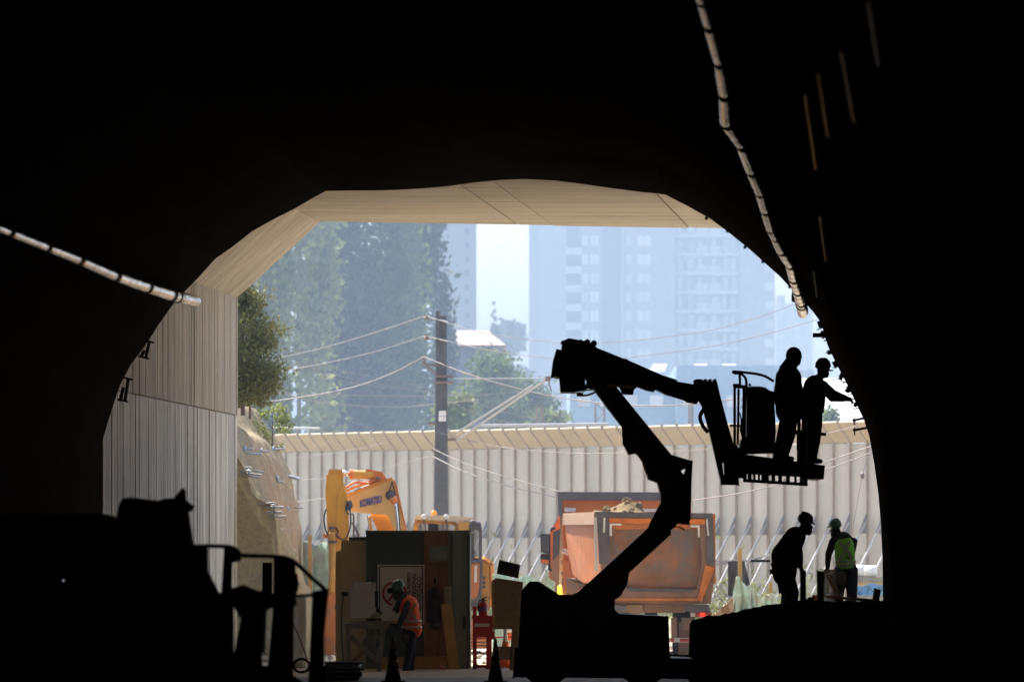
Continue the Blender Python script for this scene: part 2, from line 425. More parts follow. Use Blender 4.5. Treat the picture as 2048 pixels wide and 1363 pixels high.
# light glints on the right-hand membrane, put in as amber and dark metal strips
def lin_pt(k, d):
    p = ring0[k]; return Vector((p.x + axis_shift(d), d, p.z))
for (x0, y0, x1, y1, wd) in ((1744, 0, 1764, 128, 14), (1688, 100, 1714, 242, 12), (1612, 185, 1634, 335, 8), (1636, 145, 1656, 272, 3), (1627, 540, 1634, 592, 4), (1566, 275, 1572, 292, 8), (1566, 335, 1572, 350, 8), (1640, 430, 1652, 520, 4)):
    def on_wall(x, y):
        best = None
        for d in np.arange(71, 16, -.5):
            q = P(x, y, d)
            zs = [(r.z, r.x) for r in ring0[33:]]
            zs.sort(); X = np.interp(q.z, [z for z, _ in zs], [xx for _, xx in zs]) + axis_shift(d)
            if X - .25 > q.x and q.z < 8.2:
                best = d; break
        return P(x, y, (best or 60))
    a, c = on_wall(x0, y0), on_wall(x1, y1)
    b_ = MB(); b_.beam(a, c, 1.4 * wd / S(a.y), .02); b_.build('glint_strip', 'glint_amber' if x0 in (1744, 1688) else 'glint_dull', lining)

tf = MB(); tf.box((-1.5, 35, -.046), (18, 75, .1)); tag(tf.build('tunnel_floor', 'tunnel_floor'), kind='structure')

# ------------------------------------------------------------------ concrete portal
HD = .114
def wx(d): return -6.91 + HD * (d - 72)
ZC, ZT = 7.24, 8.75
portal = thing('concrete_portal', (0, 79, 0), 'board marked concrete tunnel mouth with canted upper corner, beyond the black lining', 'portal')
m = MB(); DE = 84.7
for (za, zb, dx) in ((-.2, ZC, 0),):
    a0, a1 = (wx(72.02), 72.02), (wx(DE), DE)
    m.add([(a0[0] - .03, a0[1], za), (a1[0] - .03, a1[1], za), (a1[0] - .03, a1[1], zb), (a0[0] - .03, a0[1], zb), (a0[0] - 1, a0[1], za), (a1[0] - 1, a1[1], za), (a1[0] - 1, a1[1], zb + .9), (a0[0] - 1, a0[1], zb + .9)],
          [(3, 2, 1, 0), (4, 5, 6, 7), (1, 2, 6, 5), (0, 4, 7, 3), (2, 3, 7, 6)])
m.build('side_wall', 'joint', portal)
random.seed(3)
def board(d0, d1, za, zb, pr, mname):
    b_ = MB(); x0, x1 = wx(d0), wx(d1)
    b_.add([(x0 + pr, d0, za), (x1 + pr, d1, za), (x1 + pr, d1, zb), (x0 + pr, d0, zb), (x0 - .05, d0, za), (x1 - .05, d1, za), (x1 - .05, d1, zb), (x0 - .05, d0, zb)],
           [(3, 2, 1, 0), (0, 1, 5, 4), (2, 3, 7, 6), (1, 2, 6, 5), (0, 4, 7, 3)])
    b_.build('board', mname, portal)
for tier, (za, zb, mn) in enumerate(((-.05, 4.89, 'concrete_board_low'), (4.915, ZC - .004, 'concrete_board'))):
    d = 72.03
    while d < DE - .02:
        w = random.choice((.13, .16, .18, .2, .2, .24)); d1 = min(d + w, DE)
        if DE - d1 < .08: d1 = DE
        board(d, d1 - .007, za, zb, random.uniform(-.006, .01) + (.008 if tier else 0), mn); d = d1
m = MB()                                        # canted corner
for (d0, d1) in ((72.02, 84.72),):
    x0, x1 = wx(d0), wx(d1)
    e1 = d1 + .1
    vs = [(x0, d0, ZC), (x1, d1, ZC), (x1 + 1.64, e1, ZT), (x0 + 1.64, d0, ZT), (x0 - .9, d0, ZC + .3), (x1 - .9, d1, ZC + .3), (x1 + 1.3, e1, ZT + 1.1), (x0 + 1.3, d0, ZT + 1.1)]
    m.add(vs, [(0, 1, 2, 3), (4, 7, 6, 5), (1, 5, 6, 2), (0, 3, 7, 4), (0, 4, 5, 1), (2, 6, 7, 3)])
m.build('canted_corner', 'concrete_slab', portal)
edges = [-3.81 + .012, .14, .84, 3.6, 5.6, 9.4]
def slab_y(x): return 84.8 + (x + 3.81) * .205
for a, b in zip(edges, edges[1:]):
    b2 = b - .03; pr = random.uniform(0, .012)
    m = MB(); xs = []
    rows = 9
    for k in range(rows):                        # formwork strips across the roof, each a hair off its neighbour
        pass
    back = 72.02; ya, yb = slab_y(a), slab_y(b2)
    sa, sb = -HD * 1.05 * (ya - back), -HD * 1.05 * (yb - back)
    z = ZT + pr
    m.add([(a + sa, back, z), (b2 + sb, back, z), (b2, yb, z), (a, ya, z), (a + sa, back, z + 1.2), (b2 + sb, back, z + 1.2), (b2, yb, z + 1.2), (a, ya, z + 1.2)],
          [(0, 3, 2, 1), (4, 5, 6, 7), (2, 3, 7, 6), (0, 1, 5, 4), (0, 4, 7, 3), (1, 2, 6, 5)])
    m.build('roof_panel', 'concrete_slab', portal)
m = MB(); m.add([(-6, 72.05, ZT + .08), (9, 72.05, ZT + .08), (9, 84, ZT + .08), (-4, 84, ZT + .08)], [(0, 3, 2, 1)]); m.build('roof_backing', 'joint', portal)
m = MB(); x0, x1 = 7.9, 7.9 + HD * 15
m.add([(x0, 72.02, -.2), (x1, 87, -.2), (x1, 87, ZT + .02), (x0, 72.02, ZT + .02), (x0 + 1, 72.02, -.2), (x1 + 1, 87, -.2), (x1 + 1, 87, ZT + .02), (x0 + 1, 72.02, ZT + .02)],
      [(0, 1, 2, 3), (4, 7, 6, 5), (1, 5, 6, 2), (0, 3, 7, 4), (3, 2, 6, 7)]); m.build('side_wall', 'concrete_board_low', portal)

# ------------------------------------------------------------------ cut slope draped with netting, left of the portal
ZF = [0, 1.7, 2.66, 3.48, 4.3, 5.0, 5.59, 5.77, 5.9, 6.0]; XF = [-4.75, -4.83, -4.86, -5.03, -5.26, -5.62, -6.02, -6.45, -8, -14]
def slope_pt(d, v):
    t = v * 9; i = min(int(t), 8); f = t - i
    z = ZF[i] + (ZF[i + 1] - ZF[i]) * f; x = XF[i] + (XF[i + 1] - XF[i]) * f
    u = max(0, min(1, (100 - d) / 15.2))
    x -= u * (.62 + .42 * z / 5.8)
    ss = lambda e, w: (lambda t: t * t * (3 - 2 * t))(max(0, min(1, (z - e) / w)))
    wv = .18 * mnoise.noise(Vector((d * .7, 9, 2)))
    if u > .02:
        kk = min(1, u / .15)
        for ze, dep, wd in ((4.6 - (d - 85.5) * .3 + wv, .34, .2), (3.75 - (d - 85.5) * .36 + wv, .34, .2), (2.9 - (d - 85.5) * .3 - wv, .34, .2), (5.0 - (d - 85.5) * .02 + wv, .3, .3)):
            x += kk * dep * (.75 - ss(ze, wd))
    amp = .1 * (1 - .3 * u) if z < 5.8 else .03
    ph = d * 1.15 - z * .55
    x += amp * (abs(math.sin(ph)) ** .6 * 1.6 - 1) * (1 if u > .12 else u / .12)
    x += .1 * mnoise.noise(Vector((d * .9, z * .5, 3))) + .06 * mnoise.noise(Vector((d * 3, z * 1.4, 7))) + .035 * mnoise.noise(Vector((d * 7, z * 4, 5)))
    z += (.12 * mnoise.noise(Vector((d * .8, x, 1))) if z > 5 else 0)
    if d > 100.05: x -= (d - 100) ** 1.5 * 1.6
    return Vector((x, d, z))
dl = list(np.linspace(84.75, 100.5, 130)) + [101, 101.6, 102.5, 104]; vl = np.linspace(0, 1, 64)
vs = [slope_pt(d, v) for d in dl for v in vl]; NV = len(vl)
fs = [(j * NV + i, (j + 1) * NV + i, (j + 1) * NV + i + 1, j * NV + i + 1) for j in range(len(dl) - 1) for i in range(NV - 1)]
tag(MB().add(vs, fs).build('cut_slope', 'burlap', smooth=True), kind='structure')
def on_slope(px, py):
    for d in np.arange(84.9, 100.2, .15):
        z = EYE - (py - HZ) / F * d
        v = np.interp(z, ZF, np.arange(10) / 9.)
        q = slope_pt(d, v)
        if (q.x / d) * F + 1024 >= px: return Vector((q.x, d, z))
    return P(px, py, 99.6)
Z = reg(470, 780, 3.406)
nails = [((50, 403), (112, 401)), ((75, 425), (178, 436)), ((172, 418), (232, 417)), ((245, 403), (336, 400)), ((290, 390), (334, 387)), ((65, 522), (112, 529)), ((125, 540), (192, 560)), ((10, 562), (106, 578)), ((12, 574), (95, 597)), ((280, 605), (330, 632)), ((358, 575), (438, 607)), ((30, 795), (112, 796)), ((105, 776), (164, 766)), ((160, 834), (216, 830)), ((160, 862), (236, 859)), ((408, 800), (466, 799)), ((8, 548), (40, 552)), ((20, 772), (60, 770)), ((480, 1195), (538, 1193)), ((10, 1290), (60, 1285)), ((100, 1295), (170, 1290)), ((265, 825), (268, 826)), ((358, 815), (361, 816))]
wh = ['near the concrete edge, upper row', 'upper row, longest of its row', 'upper row, middle', 'upper row, at the skyline', 'upper row, shorter one at the skyline', 'second row, near the concrete edge', 'second row, pointing down right', 'second row, level, longest beside the concrete', 'second row, lower of the pair beside the concrete', 'alone in the middle of the grey netting', 'thick, sticking out past the skyline', 'third row beside the concrete', 'third row, tilted upwards', 'fourth row, upper of a close pair', 'fourth row, lower of a close pair', 'third row, out past the skyline', 'second row, mostly hidden by the concrete edge', 'third row, short, at the concrete edge', 'lowest, at the foot beside the green sheeting', 'bottom row, seen through the machine rail', 'bottom row, beside the black block', 'blue washer, left of the two on the grey netting', 'blue washer, right of the two on the grey netting']
for i, ((a, b), w) in enumerate(zip(nails, wh)):
    (ax, ay), (bx, by) = Z(a)[0], Z(b)[0]
    p = on_slope(ax, ay); ln = max((bx - ax) / S(p.y), .03)
    q = p + Vector((ln, -.12, -(by - ay) / S(p.y)))
    e = thing('soil_nail', p, 'soil nail in the netted slope, ' + w, 'soil nail', 'soil nails in the slope')
    m = MB(); m.tube(p - Vector((.15, 0, 0)), q, .02 if i != 10 else .04, n=7); m.build('bar', 'galv', e)
    if i in (0, 2, 3, 9, 21, 22, 7, 11):
        m = MB(); c = p.lerp(q, .1); m.path([c - Vector((.012, 0, 0)), c + Vector((.012, 0, 0))], .085, 10); m.build('washer', 'bolt_blue', e)

# ------------------------------------------------------------------ noise barrier
FA, FB = Vector((9.53, 112, 0)), Vector((-7.34, 135, 0))
fd = (FB - FA).normalized(); FL = (FB - FA).length; fn = Vector((-.807, -.59, 0))   # out, towards the works
WP = .68
def ftop(t): return 5.2 + .4 * t / FL
barrier = thing('noise_barrier', FA.lerp(FB, .5) + Vector((0, 0, .5)), 'long pale panelled barrier with canted top, behind the digger and the truck', 'barrier')
def share(name, me, M_, parent):
    o = bpy.data.objects.new(name, me); COL.objects.link(o); o.parent = parent
    o.matrix_local = Matrix.Translation(-ORG[parent.name]) @ M_; ORG[o.name] = ORG[parent.name]; return o
def local_mesh(name, mb, m):
    me = bpy.data.meshes.new(name); me.from_pydata(mb.v, [], mb.f); me.materials.append(MATS[m]); return me
# local frame: x along the fence, y outwards, z up
rot = Matrix((fd.to_tuple() + (0,), fn.to_tuple() + (0,), (0, 0, 1, 0), (0, 0, 0, 1))).transposed()
Bz = .5
pm = MB()
prof = [(.0, .0), (.045, .0), (.055, -.006), (.2, -.006), (.215, .0), (.42, .0), (.435, -.006), (.62, -.006), (.63, .0), (WP - .012, .0)]
vs = []
for (x, y) in prof: vs += [(x, y, 0), (x, y, 1), (x, y - .06, 0), (x, y - .06, 1)]
k_ = len(prof)
fs = []
for i in range(k_ - 1):
    a, b = 4 * i, 4 * i + 4
    fs += [(a, a + 1, b + 1, b), (a + 2, b + 2, b + 3, a + 3), (a + 1, a + 3, b + 3, b + 1), (a, b, b + 2, a + 2)]
fs += [(0, 2, 3, 1), (4 * k_ - 4, 4 * k_ - 3, 4 * k_ - 1, 4 * k_ - 2)]
pm.add(vs, fs); me_panel = local_mesh('panel', pm, 'panel')
pm = MB(); pm.box((0, .02, .5), (.036, .13, 1)); me_post = local_mesh('post', pm, 'fence_post')
pm = MB(); pm.add([(0, .02, 0), (WP - .03, .02, 0), (WP - .03, .5, .52), (0, .5, .52), (0, -.03, .03), (WP - .03, -.03, .03), (WP - .03, .46, .56), (0, .46, .56)], [(0, 3, 2, 1), (4, 5, 6, 7), (2, 3, 7, 6), (0, 1, 5, 4), (0, 4, 7, 3), (1, 2, 6, 5)]); me_visor = local_mesh('visor_panel', pm, 'visor')
pm = MB(); pm.beam((0, .03, -.02), (0, .53, .52),   .026, .05, (1, 0, 0)); pm.box((0, .49, .56), (.04, .06, .06)); me_rib = local_mesh('visor_rib', pm, 'fence_post')
pm = MB(); pm.path([(0, .1, 2.5), (0, 1.75, .0)], .034, 6); pm.box((0, 1.75, .03), (.2, .2, .05)); me_brace = local_mesh('brace', pm, 'brace')
pm = MB(); pm.add([(-.02, .07, 2.2), (.02, .07, 2.2), (.02, .07, 2.75), (-.02, .07, 2.75), (-.02, .34, 2.2), (.02, .34, 2.2)], [(0, 1, 2, 3), (4, 3, 2, 5), (0, 4, 5, 1), (0, 3, 4), (1, 5, 2)]); me_bracket = local_mesh('bracket', pm, 'bracket_grey')
t = -1.6 * WP; n_ = 0
while t < FL + 3:
    p = FA + fd * t; h = ftop(t) - Bz
    T = Matrix.Translation((p.x, p.y, Bz)) @ rot
    o = share('panel', me_panel, T @ Matrix.Diagonal((1, 1, h, 1)), barrier)
    share('post', me_post, T @ Matrix.Diagonal((1, 1, h + .02, 1)), barrier)
    T2 = Matrix.Translation((p.x, p.y, ftop(t) + .02)) @ rot
    share('visor_panel', me_visor, T2 @ Matrix.Translation((.02, 0, 0)), barrier); share('visor_rib', me_rib, T2, barrier)
    if n_ % 1 == 0:
        T3 = Matrix.Translation((p.x, p.y, Bz + .12)) @ rot
        share('brace', me_brace, T3, barrier); share('bracket', me_bracket, T3, barrier)
    t += WP; n_ += 1
bk = MB()                                       # low bank that carries the barrier
vs = []; NB = 40
for i in range(NB + 1):
    t = -4 + (FL + 10) * i / NB; p = FA + fd * t
    for o_, z_ in ((-3, .6), (-.6, .62), (1.2, .6), (2.4, .5), (4.6, .02), (5.2, -.1)):
        q = p + fn * o_; vs.append((q.x, q.y, z_ + .1 * mnoise.noise(Vector((t * .8, o_, 4))) * (z_ > .1)))
fs = [(6 * i + k, 6 * i + k + 1, 6 * i + k + 7, 6 * i + k + 6)[::1] for i in range(NB) for k in range(5)]
tag(MB().add(vs, fs).build('earth_bank', 'ground', smooth=True), kind='structure')

# ------------------------------------------------------------------ foliage
def quads(name, C, size, m, parent=None, stretch=1.6, up=0.):
    """Leaf-sized rhombic faces at centres C."""
    n = len(C); C = np.asarray(C, float)
    a = RNG.normal(size=(n, 3)); a[:, 2] += up; a /= np.linalg.norm(a, axis=1)[:, None]
    b = RNG.normal(size=(n, 3)); b -= a * (a * b).sum(1)[:, None]; b /= np.linalg.norm(b, axis=1)[:, None]
    s = (size * RNG.uniform(.6, 1.35, n))[:, None]
    V = np.stack([C - a * s * stretch / 2, C - b * s / 2, C + a * s * stretch / 2, C + b * s / 2], 1).reshape(-1, 3)
    if parent is None: o0 = Vector((C[:, 0].mean(), C[:, 1].mean(), C[:, 2].min()))
    else: o0 = ORG[parent.name]
    V = V - np.array(o0)
    me = bpy.data.meshes.new(name); me.vertices.add(4 * n); me.vertices.foreach_set('co', V.ravel().astype(np.float32))
    me.loops.add(4 * n); me.loops.foreach_set('vertex_index', np.arange(4 * n, dtype=np.int32))
    me.polygons.add(n); me.polygons.foreach_set('loop_start', np.arange(0, 4 * n, 4, dtype=np.int32)); me.polygons.foreach_set('loop_total', np.full(n, 4, dtype=np.int32))
    me.update(); me.validate(); me.materials.append(MATS[m])
    o = bpy.data.objects.new(name, me); COL.objects.link(o)
    if parent is None: o.location = o0
    else: o.parent = parent
    ORG[o.name] = Vector(o0); return o
def tree(name, base, h, r, label, m, n=7000, size=.22, z0=.1, shape='poplar', clumps=40, group=None, trunk_r=.16, lean=0.):
    base = Vector(base); e = thing(name, base, label, 'tree' if 'shrub' not in name else 'shrub', group)
    tr = MB(); tr.path([base + Vector((0, 0, -.2)), base + Vector((lean * .3, 0, h * .4)), base + Vector((lean * .8, 0, h * .9))], [trunk_r, trunk_r * .7, trunk_r * .15], 7)
    cl = []
    for i in range(clumps):
        t = RNG.uniform(0, 1)
        if shape == 'poplar':
            z = z0 + (1 - z0) * t; w = r * min(1, (t * 6 + .25)) * (1 - t ** 3.2) ** .6
            rr = w * math.sqrt(RNG.uniform(0.05, 1)); cs = (.24 * r, .24 * r, h * .11)
        else:
            z = z0 + (1 - z0) * t; w = r * math.sqrt(max(.03, 1 - (2 * t - .9) ** 2 * .85)); rr = w * math.sqrt(RNG.uniform(.05, 1)); cs = (.28 * r, .28 * r, .24 * r)
        an = RNG.uniform(0, 2 * math.pi)
        c = np.array([base.x + lean * z + rr * math.cos(an), base.y + rr * math.sin(an), base.z + z * h]); cl.append((c, cs))
        if i % 3 == 0: tr.path([base + Vector((lean * z * .8, 0, max(.1, z - .16 if shape == 'poplar' else z * .6) * h)), Vector(c)], [trunk_r * .35, trunk_r * .1], 5)
    tr.build('trunk', 'bark', e)
    pts = np.concatenate([c + RNG.normal(size=(n // clumps, 3)) * np.array(cs) * .62 for c, cs in cl])
    pts = pts[pts[:, 2] > base.z + .02]
    quads('crown', pts, size, m, e); return e
DP = 172
def gb(px, d): return Vector(((px - 1024) / F * d, d, 0))
pop = 'row of poplars behind the barrier'
tree('poplar_tree', gb(522, 202), 21.7, 1.97, 'pale leafy poplar just right of the concrete portal edge', 'leaf_bright', 13000, .25, clumps=36, group=pop)
tree('poplar_tree', gb(598, 216), 26.4, 2.20, 'tall poplar second from the left in the hazy row', 'leaf_pale', 12000, .27, clumps=40, group=pop)
tree('poplar_tree', gb(676, 230), 29.1, 2.32, 'tall poplar in the middle of the hazy row', 'leaf_dark', 16000, .27, clumps=40, group=pop)
tree('poplar_tree', gb(762, 232), 29.1, 2.44, 'tall poplar left of the utility pole', 'leaf_poplar', 16000, .27, clumps=40, group=pop)
tree('poplar_tree', gb(836, 238), 27.7, 1.97, 'tall poplar at the right end of the row, behind the utility pole', 'leaf_dark', 16000, .27, clumps=40, group=pop)
tree('poplar_tree', gb(888, 240), 16.4, 0.93, 'short narrow poplar right behind the pole top', 'leaf_poplar', 8000, .17, clumps=30, group=pop)
bt = on_slope(500, 812)
e = tree('slope_tree', Vector(((486 - 1024) / F * 94, 94, 5.45)), 2.6, .86, 'olive green bush on the slope top beside the concrete edge', 'leaf_olive', 17000, .048, z0=.02, shape='round', clumps=90, trunk_r=.05)
tree('slope_shrub', Vector(((500 - 1024) / F * 96, 96, 5.45)), 1.0, .62, 'thin shrub with dry stems at the crest of the netted slope', 'leaf_olive', 2400, .05, z0=.05, shape='round', clumps=26, trunk_r=.03)
tree('slope_shrub', Vector(((545 - 1024) / F * 99, 99, 4.6)), 1.05, .42, 'sparse yellowish shrub on the edge of the netted slope', 'leaf_bright', 1100, .045, z0=.05, shape='round', clumps=22, trunk_r=.025)
far = 'hazy trees behind the barrier right of the pole'
for px, d, h, r, mm, lb in ((920, 165, 8.4, 1.3, 'leaf_bright', 'bright green tree just right of the utility pole'), (985, 200, 11.6, 2.4, 'leaf_poplar', 'round green tree under the pink roof'), (1045, 205, 11.0, 2.2, 'leaf_poplar', 'round green tree left of the lift elbow'), (1095, 190, 8.8, 1.6, 'leaf_bright', 'low green tree behind the lift elbow'), (960, 180, 7.4, 1.4, 'leaf_bright', 'low yellowish tree between pole and lift'), (1140, 200, 7.6, 1.8, 'leaf_poplar', 'low hazy tree under the lift boom')):
    tree('round_tree', gb(px, d), h, r, lb, mm, 14000, .15, z0=.12, shape='round', clumps=50, group=far)
tree('far_poplar', gb(989, 400), 22.6, .72, 'small dark pointed tree beside the pink roof', 'leaf_dark', 4200, .36, z0=.45, clumps=70)
tree('far_tree', gb(1025, 480), 30, 3.2, 'faint tree in the gap of sky between the tower blocks', 'leaf_dark', 2500, .8, z0=.2, shape='round', clumps=40)
tree('far_tree', gb(1600, 560), 31, 4.2, 'faint tree before the pale tower at the right edge', 'leaf_dark', 3000, .8, z0=.2, shape='round', clumps=30)
tree('far_tree', gb(1664, 170), 8.2, .75, 'small tree before the white roof, right of the lift workers', 'leaf_poplar', 1600, .22, z0=.3, shape='round', clumps=30)
tree('far_tree', gb(1410, 300), 16, 1.3, 'small tree on the blue building roof line', 'leaf_bright', 1500, .4, z0=.4, shape='round', clumps=30)
# grass and weeds at the foot of the barrier
g = []
for i in range(1500):
    t = RNG.uniform(0, FL + 2); p = FA + fd * t + fn * RNG.uniform(.4, 4.2)
    dens = mnoise.noise(Vector((t * .35, 5, 0)))
    if dens < -.12: continue
    g += [(p.x + RNG.normal() * .12, p.y + RNG.normal() * .12, .5 + abs(RNG.normal()) * .42 * (1 + dens)) for _ in range(7)]
tag(quads('weeds', g, .07, 'grass', stretch=3.2, up=1.2), 'green weeds along the foot of the barrier', kind='stuff')
# rubble
st = MB(); random.seed(9)
for i in range(420):
    c = Vector((random.uniform(-6, 9), random.uniform(79, 104), 0)); r = random.uniform(.03, .13)
    ellipsoid(st, c, (r * random.uniform(.7, 1.3), r, r * .6), (random.random(), random.random(), random.random()), 6, 4)
tag(st.build('rubble', 'stone'), 'loose stones over the bright ground outside', kind='stuff')

# ------------------------------------------------------------------ town behind
DT = 600
def pbox(mb, x0, y0, x1, y1, d, t):
    """Upright box whose front covers this photograph rectangle at depth d."""
    a, b = P(x0, y1, d), P(x1, y0, d); mb.box(((a.x + b.x) / 2, d + t / 2, (a.z + b.z) / 2), (b.x - a.x, t, b.z - a.z))
GY = HZ + EYE * F / DT
tw = thing('tower_block', P(1200, GY, DT), 'hazy grey apartment tower with two columns of windows and stacked balconies', 'building')
TOP = 408
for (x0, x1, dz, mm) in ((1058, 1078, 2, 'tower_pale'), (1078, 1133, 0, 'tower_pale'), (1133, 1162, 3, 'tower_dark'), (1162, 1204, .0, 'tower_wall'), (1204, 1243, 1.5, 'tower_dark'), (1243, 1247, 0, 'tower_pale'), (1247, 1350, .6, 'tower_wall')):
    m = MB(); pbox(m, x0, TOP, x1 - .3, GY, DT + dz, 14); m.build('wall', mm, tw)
for k in range(9):
    y = 481 + 37.6 * k
    for (x, w, ty) in ((1166, 11, 0), (1185, 16, 0), (1253, 8, .6), (1284, 26, .6)):
        m = MB(); pbox(m, x - w / 2 + 4, y - 10, x + w / 2 + 4, y + 10, DT + ty - .12, .3); wnd = m.build('window', 'tower_window', tw)
        m = MB(); pbox(m, x + 3.4, y - 10, x + 4.6, y + 10, DT + ty - .2, .1); m.build('mullion', 'tower_dark', wnd)
    m = MB(); pbox(m, 1132, y + 14, 1163, y + 27, DT - .6, 2.6); m.build('balcony', 'tower_slab', tw)
t2 = thing('tower_block', P(1450, GY, DT), 'hazy apartment tower with white balcony slabs, behind the lift workers', 'building')
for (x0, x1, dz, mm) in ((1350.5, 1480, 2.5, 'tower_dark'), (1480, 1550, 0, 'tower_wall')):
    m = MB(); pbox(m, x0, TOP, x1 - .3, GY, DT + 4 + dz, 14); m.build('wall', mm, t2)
for k in range(9):
    y = 467 + 37.8 * k
    m = MB(); pbox(m, 1353, y, 1478, y + 6, DT + 3.6, 2.7); m.build('balcony', 'tower_slab', t2)
    for x in (1393, 1419):
        m = MB(); pbox(m, x, y - 13, x + 22, y, DT + 3.9, .3); m.build('balcony_front', 'tower_slab', t2)
    for x in (1356, 1376, 1397, 1424, 1446, 1462):
        m = MB(); pbox(m, x, y - 26, x + random.choice((7, 10, 13)), y - (13 if 1390 < x < 1440 else 2), DT + 6.3, .25); m.build('window', 'tower_window', t2)
    m = MB(); pbox(m, 1530, y + 22, 1547, y + 38, DT + 3.8, .3); m.build('window', 'tower_window', t2)
t3 = thing('tower_block', P(1580, GY, 700), 'pale distant tower at the right edge beside the lining', 'building')
m = MB(); pbox(m, 1552, 606, 1625, 1180, 700, 12); m.build('wall', 'tower_slab', t3)
m = MB(); pbox(m, 1555, 590, 1570, 606, 702, 6); m.build('lift_house', 'pink_roof', t3)
for k in range(8):
    for x in (1560, 1576, 1592):
        m = MB(); pbox(m, x, 620 + 17 * k, x + 8, 629 + 17 * k, 699.8, .3); m.build('window', 'tower_window', t3)
t4 = thing('tower_block', P(910, 1180, 430), 'plain blue shaded tower between the poplars and the sky gap', 'building')
m = MB(); pbox(m, 862, 372, 951, 1182, 430, 14); m.build('wall', 'tower_wall', t4)
for k in range(10):
    m = MB(); pbox(m, 930, 400 + 28 * k, 938, 412 + 28 * k, 429.8, .3); m.build('window', 'tower_dark', t4)
h = thing('house', P(950, 1200, 240), 'low house with a pale pink roof behind the pole', 'house')
m = MB(); pbox(m, 890, 690, 1008, 1200, 240, 8); m.build('wall', 'house_wall', h)
m = MB(); a = [P(884, 690, 239.5), P(1012, 690, 239.5), P(975, 660, 244), P(900, 660, 244), P(884, 690, 249) , P(1012, 690, 249)]
a[4].z = a[0].z; a[5].z = a[0].z; a[4].x = a[0].x; a[5].x = a[1].x
m.add(a, [(0, 1, 2, 3), (3, 2, 5, 4), (0, 3, 4), (1, 5, 2), (0, 4, 5, 1)]); m.build('roof', 'pink_roof', h)
for x in (915, 950, 985):
    m = MB(); pbox(m, x - 6, 700, x + 6, 716, 239.8, .3); m.build('window', 'glass', h)
bb = thing('factory_hall', P(1420, 1190, 280), 'flat light blue factory hall behind the barrier', 'building')
m = MB(); pbox(m, 1140, 762, 1352, 1195, 282, 20); m.build('wall', 'blue_cladding', bb)
m = MB(); pbox(m, 1352.5, 730, 1560, 1195, 280, 20); m.build('wall', 'blue_cladding', bb)
for x in (1155, 1200, 1250, 1300, 1366, 1410, 1454, 1500):
    m = MB(); pbox(m, x, 790, x + 26, 812, 279.7 if x > 1350 else 281.7, .3); m.build('window', 'tower_window', bb)
for x, w in ((1313, 22), (1395, 20), (1452, 12)):
    m = MB(); a = P(x, 742, 284); m.tube(a + Vector((0, 0, -1.5)), a, .28, n=8); m.add([a + Vector((-.5, -.4, 0)), a + Vector((.5, -.4, 0)), a + Vector((.7, .4, .5)), a + Vector((-.2, .4, .5)), a + Vector((0, 0, -.12))], [(0, 1, 2, 3), (0, 4, 1), (1, 4, 2), (2, 4, 3), (3, 4, 0)]); m.build('roof_vent', 'white_cladding', bb)
wh_ = thing('warehouse', P(1700, 1190, 190), 'white roofed shed behind the barrier at the right', 'building')
m = MB(); pbox(m, 1610, 838, 1820, 1200, 190, 14); m.build('wall', 'white_cladding', wh_)
m = MB(); a = [P(1606, 840, 189.6), P(1824, 840, 189.6)]; r_ = [Vector((a[0].x, 197, a[0].z + 2.2)), Vector((a[1].x, 197, a[1].z + 2.2))]; c_ = [Vector((a[0].x, 204.4, a[0].z)), Vector((a[1].x, 204.4, a[1].z))]
m.add(a + r_ + c_, [(0, 1, 3, 2), (2, 3, 5, 4), (0, 2, 4), (1, 5, 3), (0, 4, 5, 1)]); m.build('roof', 'white_cladding', wh_)

# ------------------------------------------------------------------ pole, masts and wires
DPO = 105
pl = thing('utility_pole', P(882, HZ + EYE * S(DPO), DPO), 'dark concrete utility pole with two white number plates, left of centre', 'pole')
m = MB(); b0_, b1_ = P(882, 1330, DPO), P(883, 640, DPO)
m.add([(b0_.x - .2, DPO - .16, 0), (b0_.x + .2, DPO - .16, 0), (b0_.x + .2, DPO + .16, 0), (b0_.x - .2, DPO + .16, 0), (b1_.x - .13, DPO - .12, P(0, 630, DPO).z), (b1_.x + .13, DPO - .12, P(0, 630, DPO).z), (b1_.x + .13, DPO + .12, P(0, 630, DPO).z), (b1_.x - .13, DPO + .12, P(0, 630, DPO).z)],
      [(3, 2, 1, 0), (4, 5, 6, 7), (0, 1, 5, 4), (1, 2, 6, 5), (2, 3, 7, 6), (3, 0, 4, 7)]); m.build('shaft', 'pole_concrete', pl, bevel=.03)
m = MB(); pbox(m, 871.5, 622, 879, 682, DPO - .25, .12); m.build('timber_cap', 'pole_concrete', pl)
for i, (x0, y0, x1, y1) in enumerate(((877.5, 821, 892, 831.4), (877, 832.4, 892, 842))):
    m = MB(); pbox(m, x0, y0, x1, y1, DPO - .24, .02); q = m.build('number_plate', 'white_plate', pl)
for y in (633, 673):
    m = MB(); a, b = P(853, y, DPO - .2), P(896, y + (10 if y < 640 else 9), DPO - .2); m.tube(a, b, .025, n=6); m.build('crossarm', 'galv', pl)
    m = MB(); m.path([a + Vector((0, 0, -.08)), a + Vector((0, 0, -.03)), a + Vector((0, 0, .0)), a + Vector((0, 0, .05))], [.05, .075, .045, .06], 8); m.build('insulator', 'insulator', pl)
m = MB(); m.tube(P(847, 728, DPO - .2), P(874, 730, DPO - .2), .03, n=6); m.tube(P(852, 730, DPO - .2), P(872, 748, DPO - .2), .03, n=6); m.tube(P(848, 714, DPO - .2), P(848, 730, DPO - .2), .03, n=6); m.build('bracket', 'rust_steel', pl)
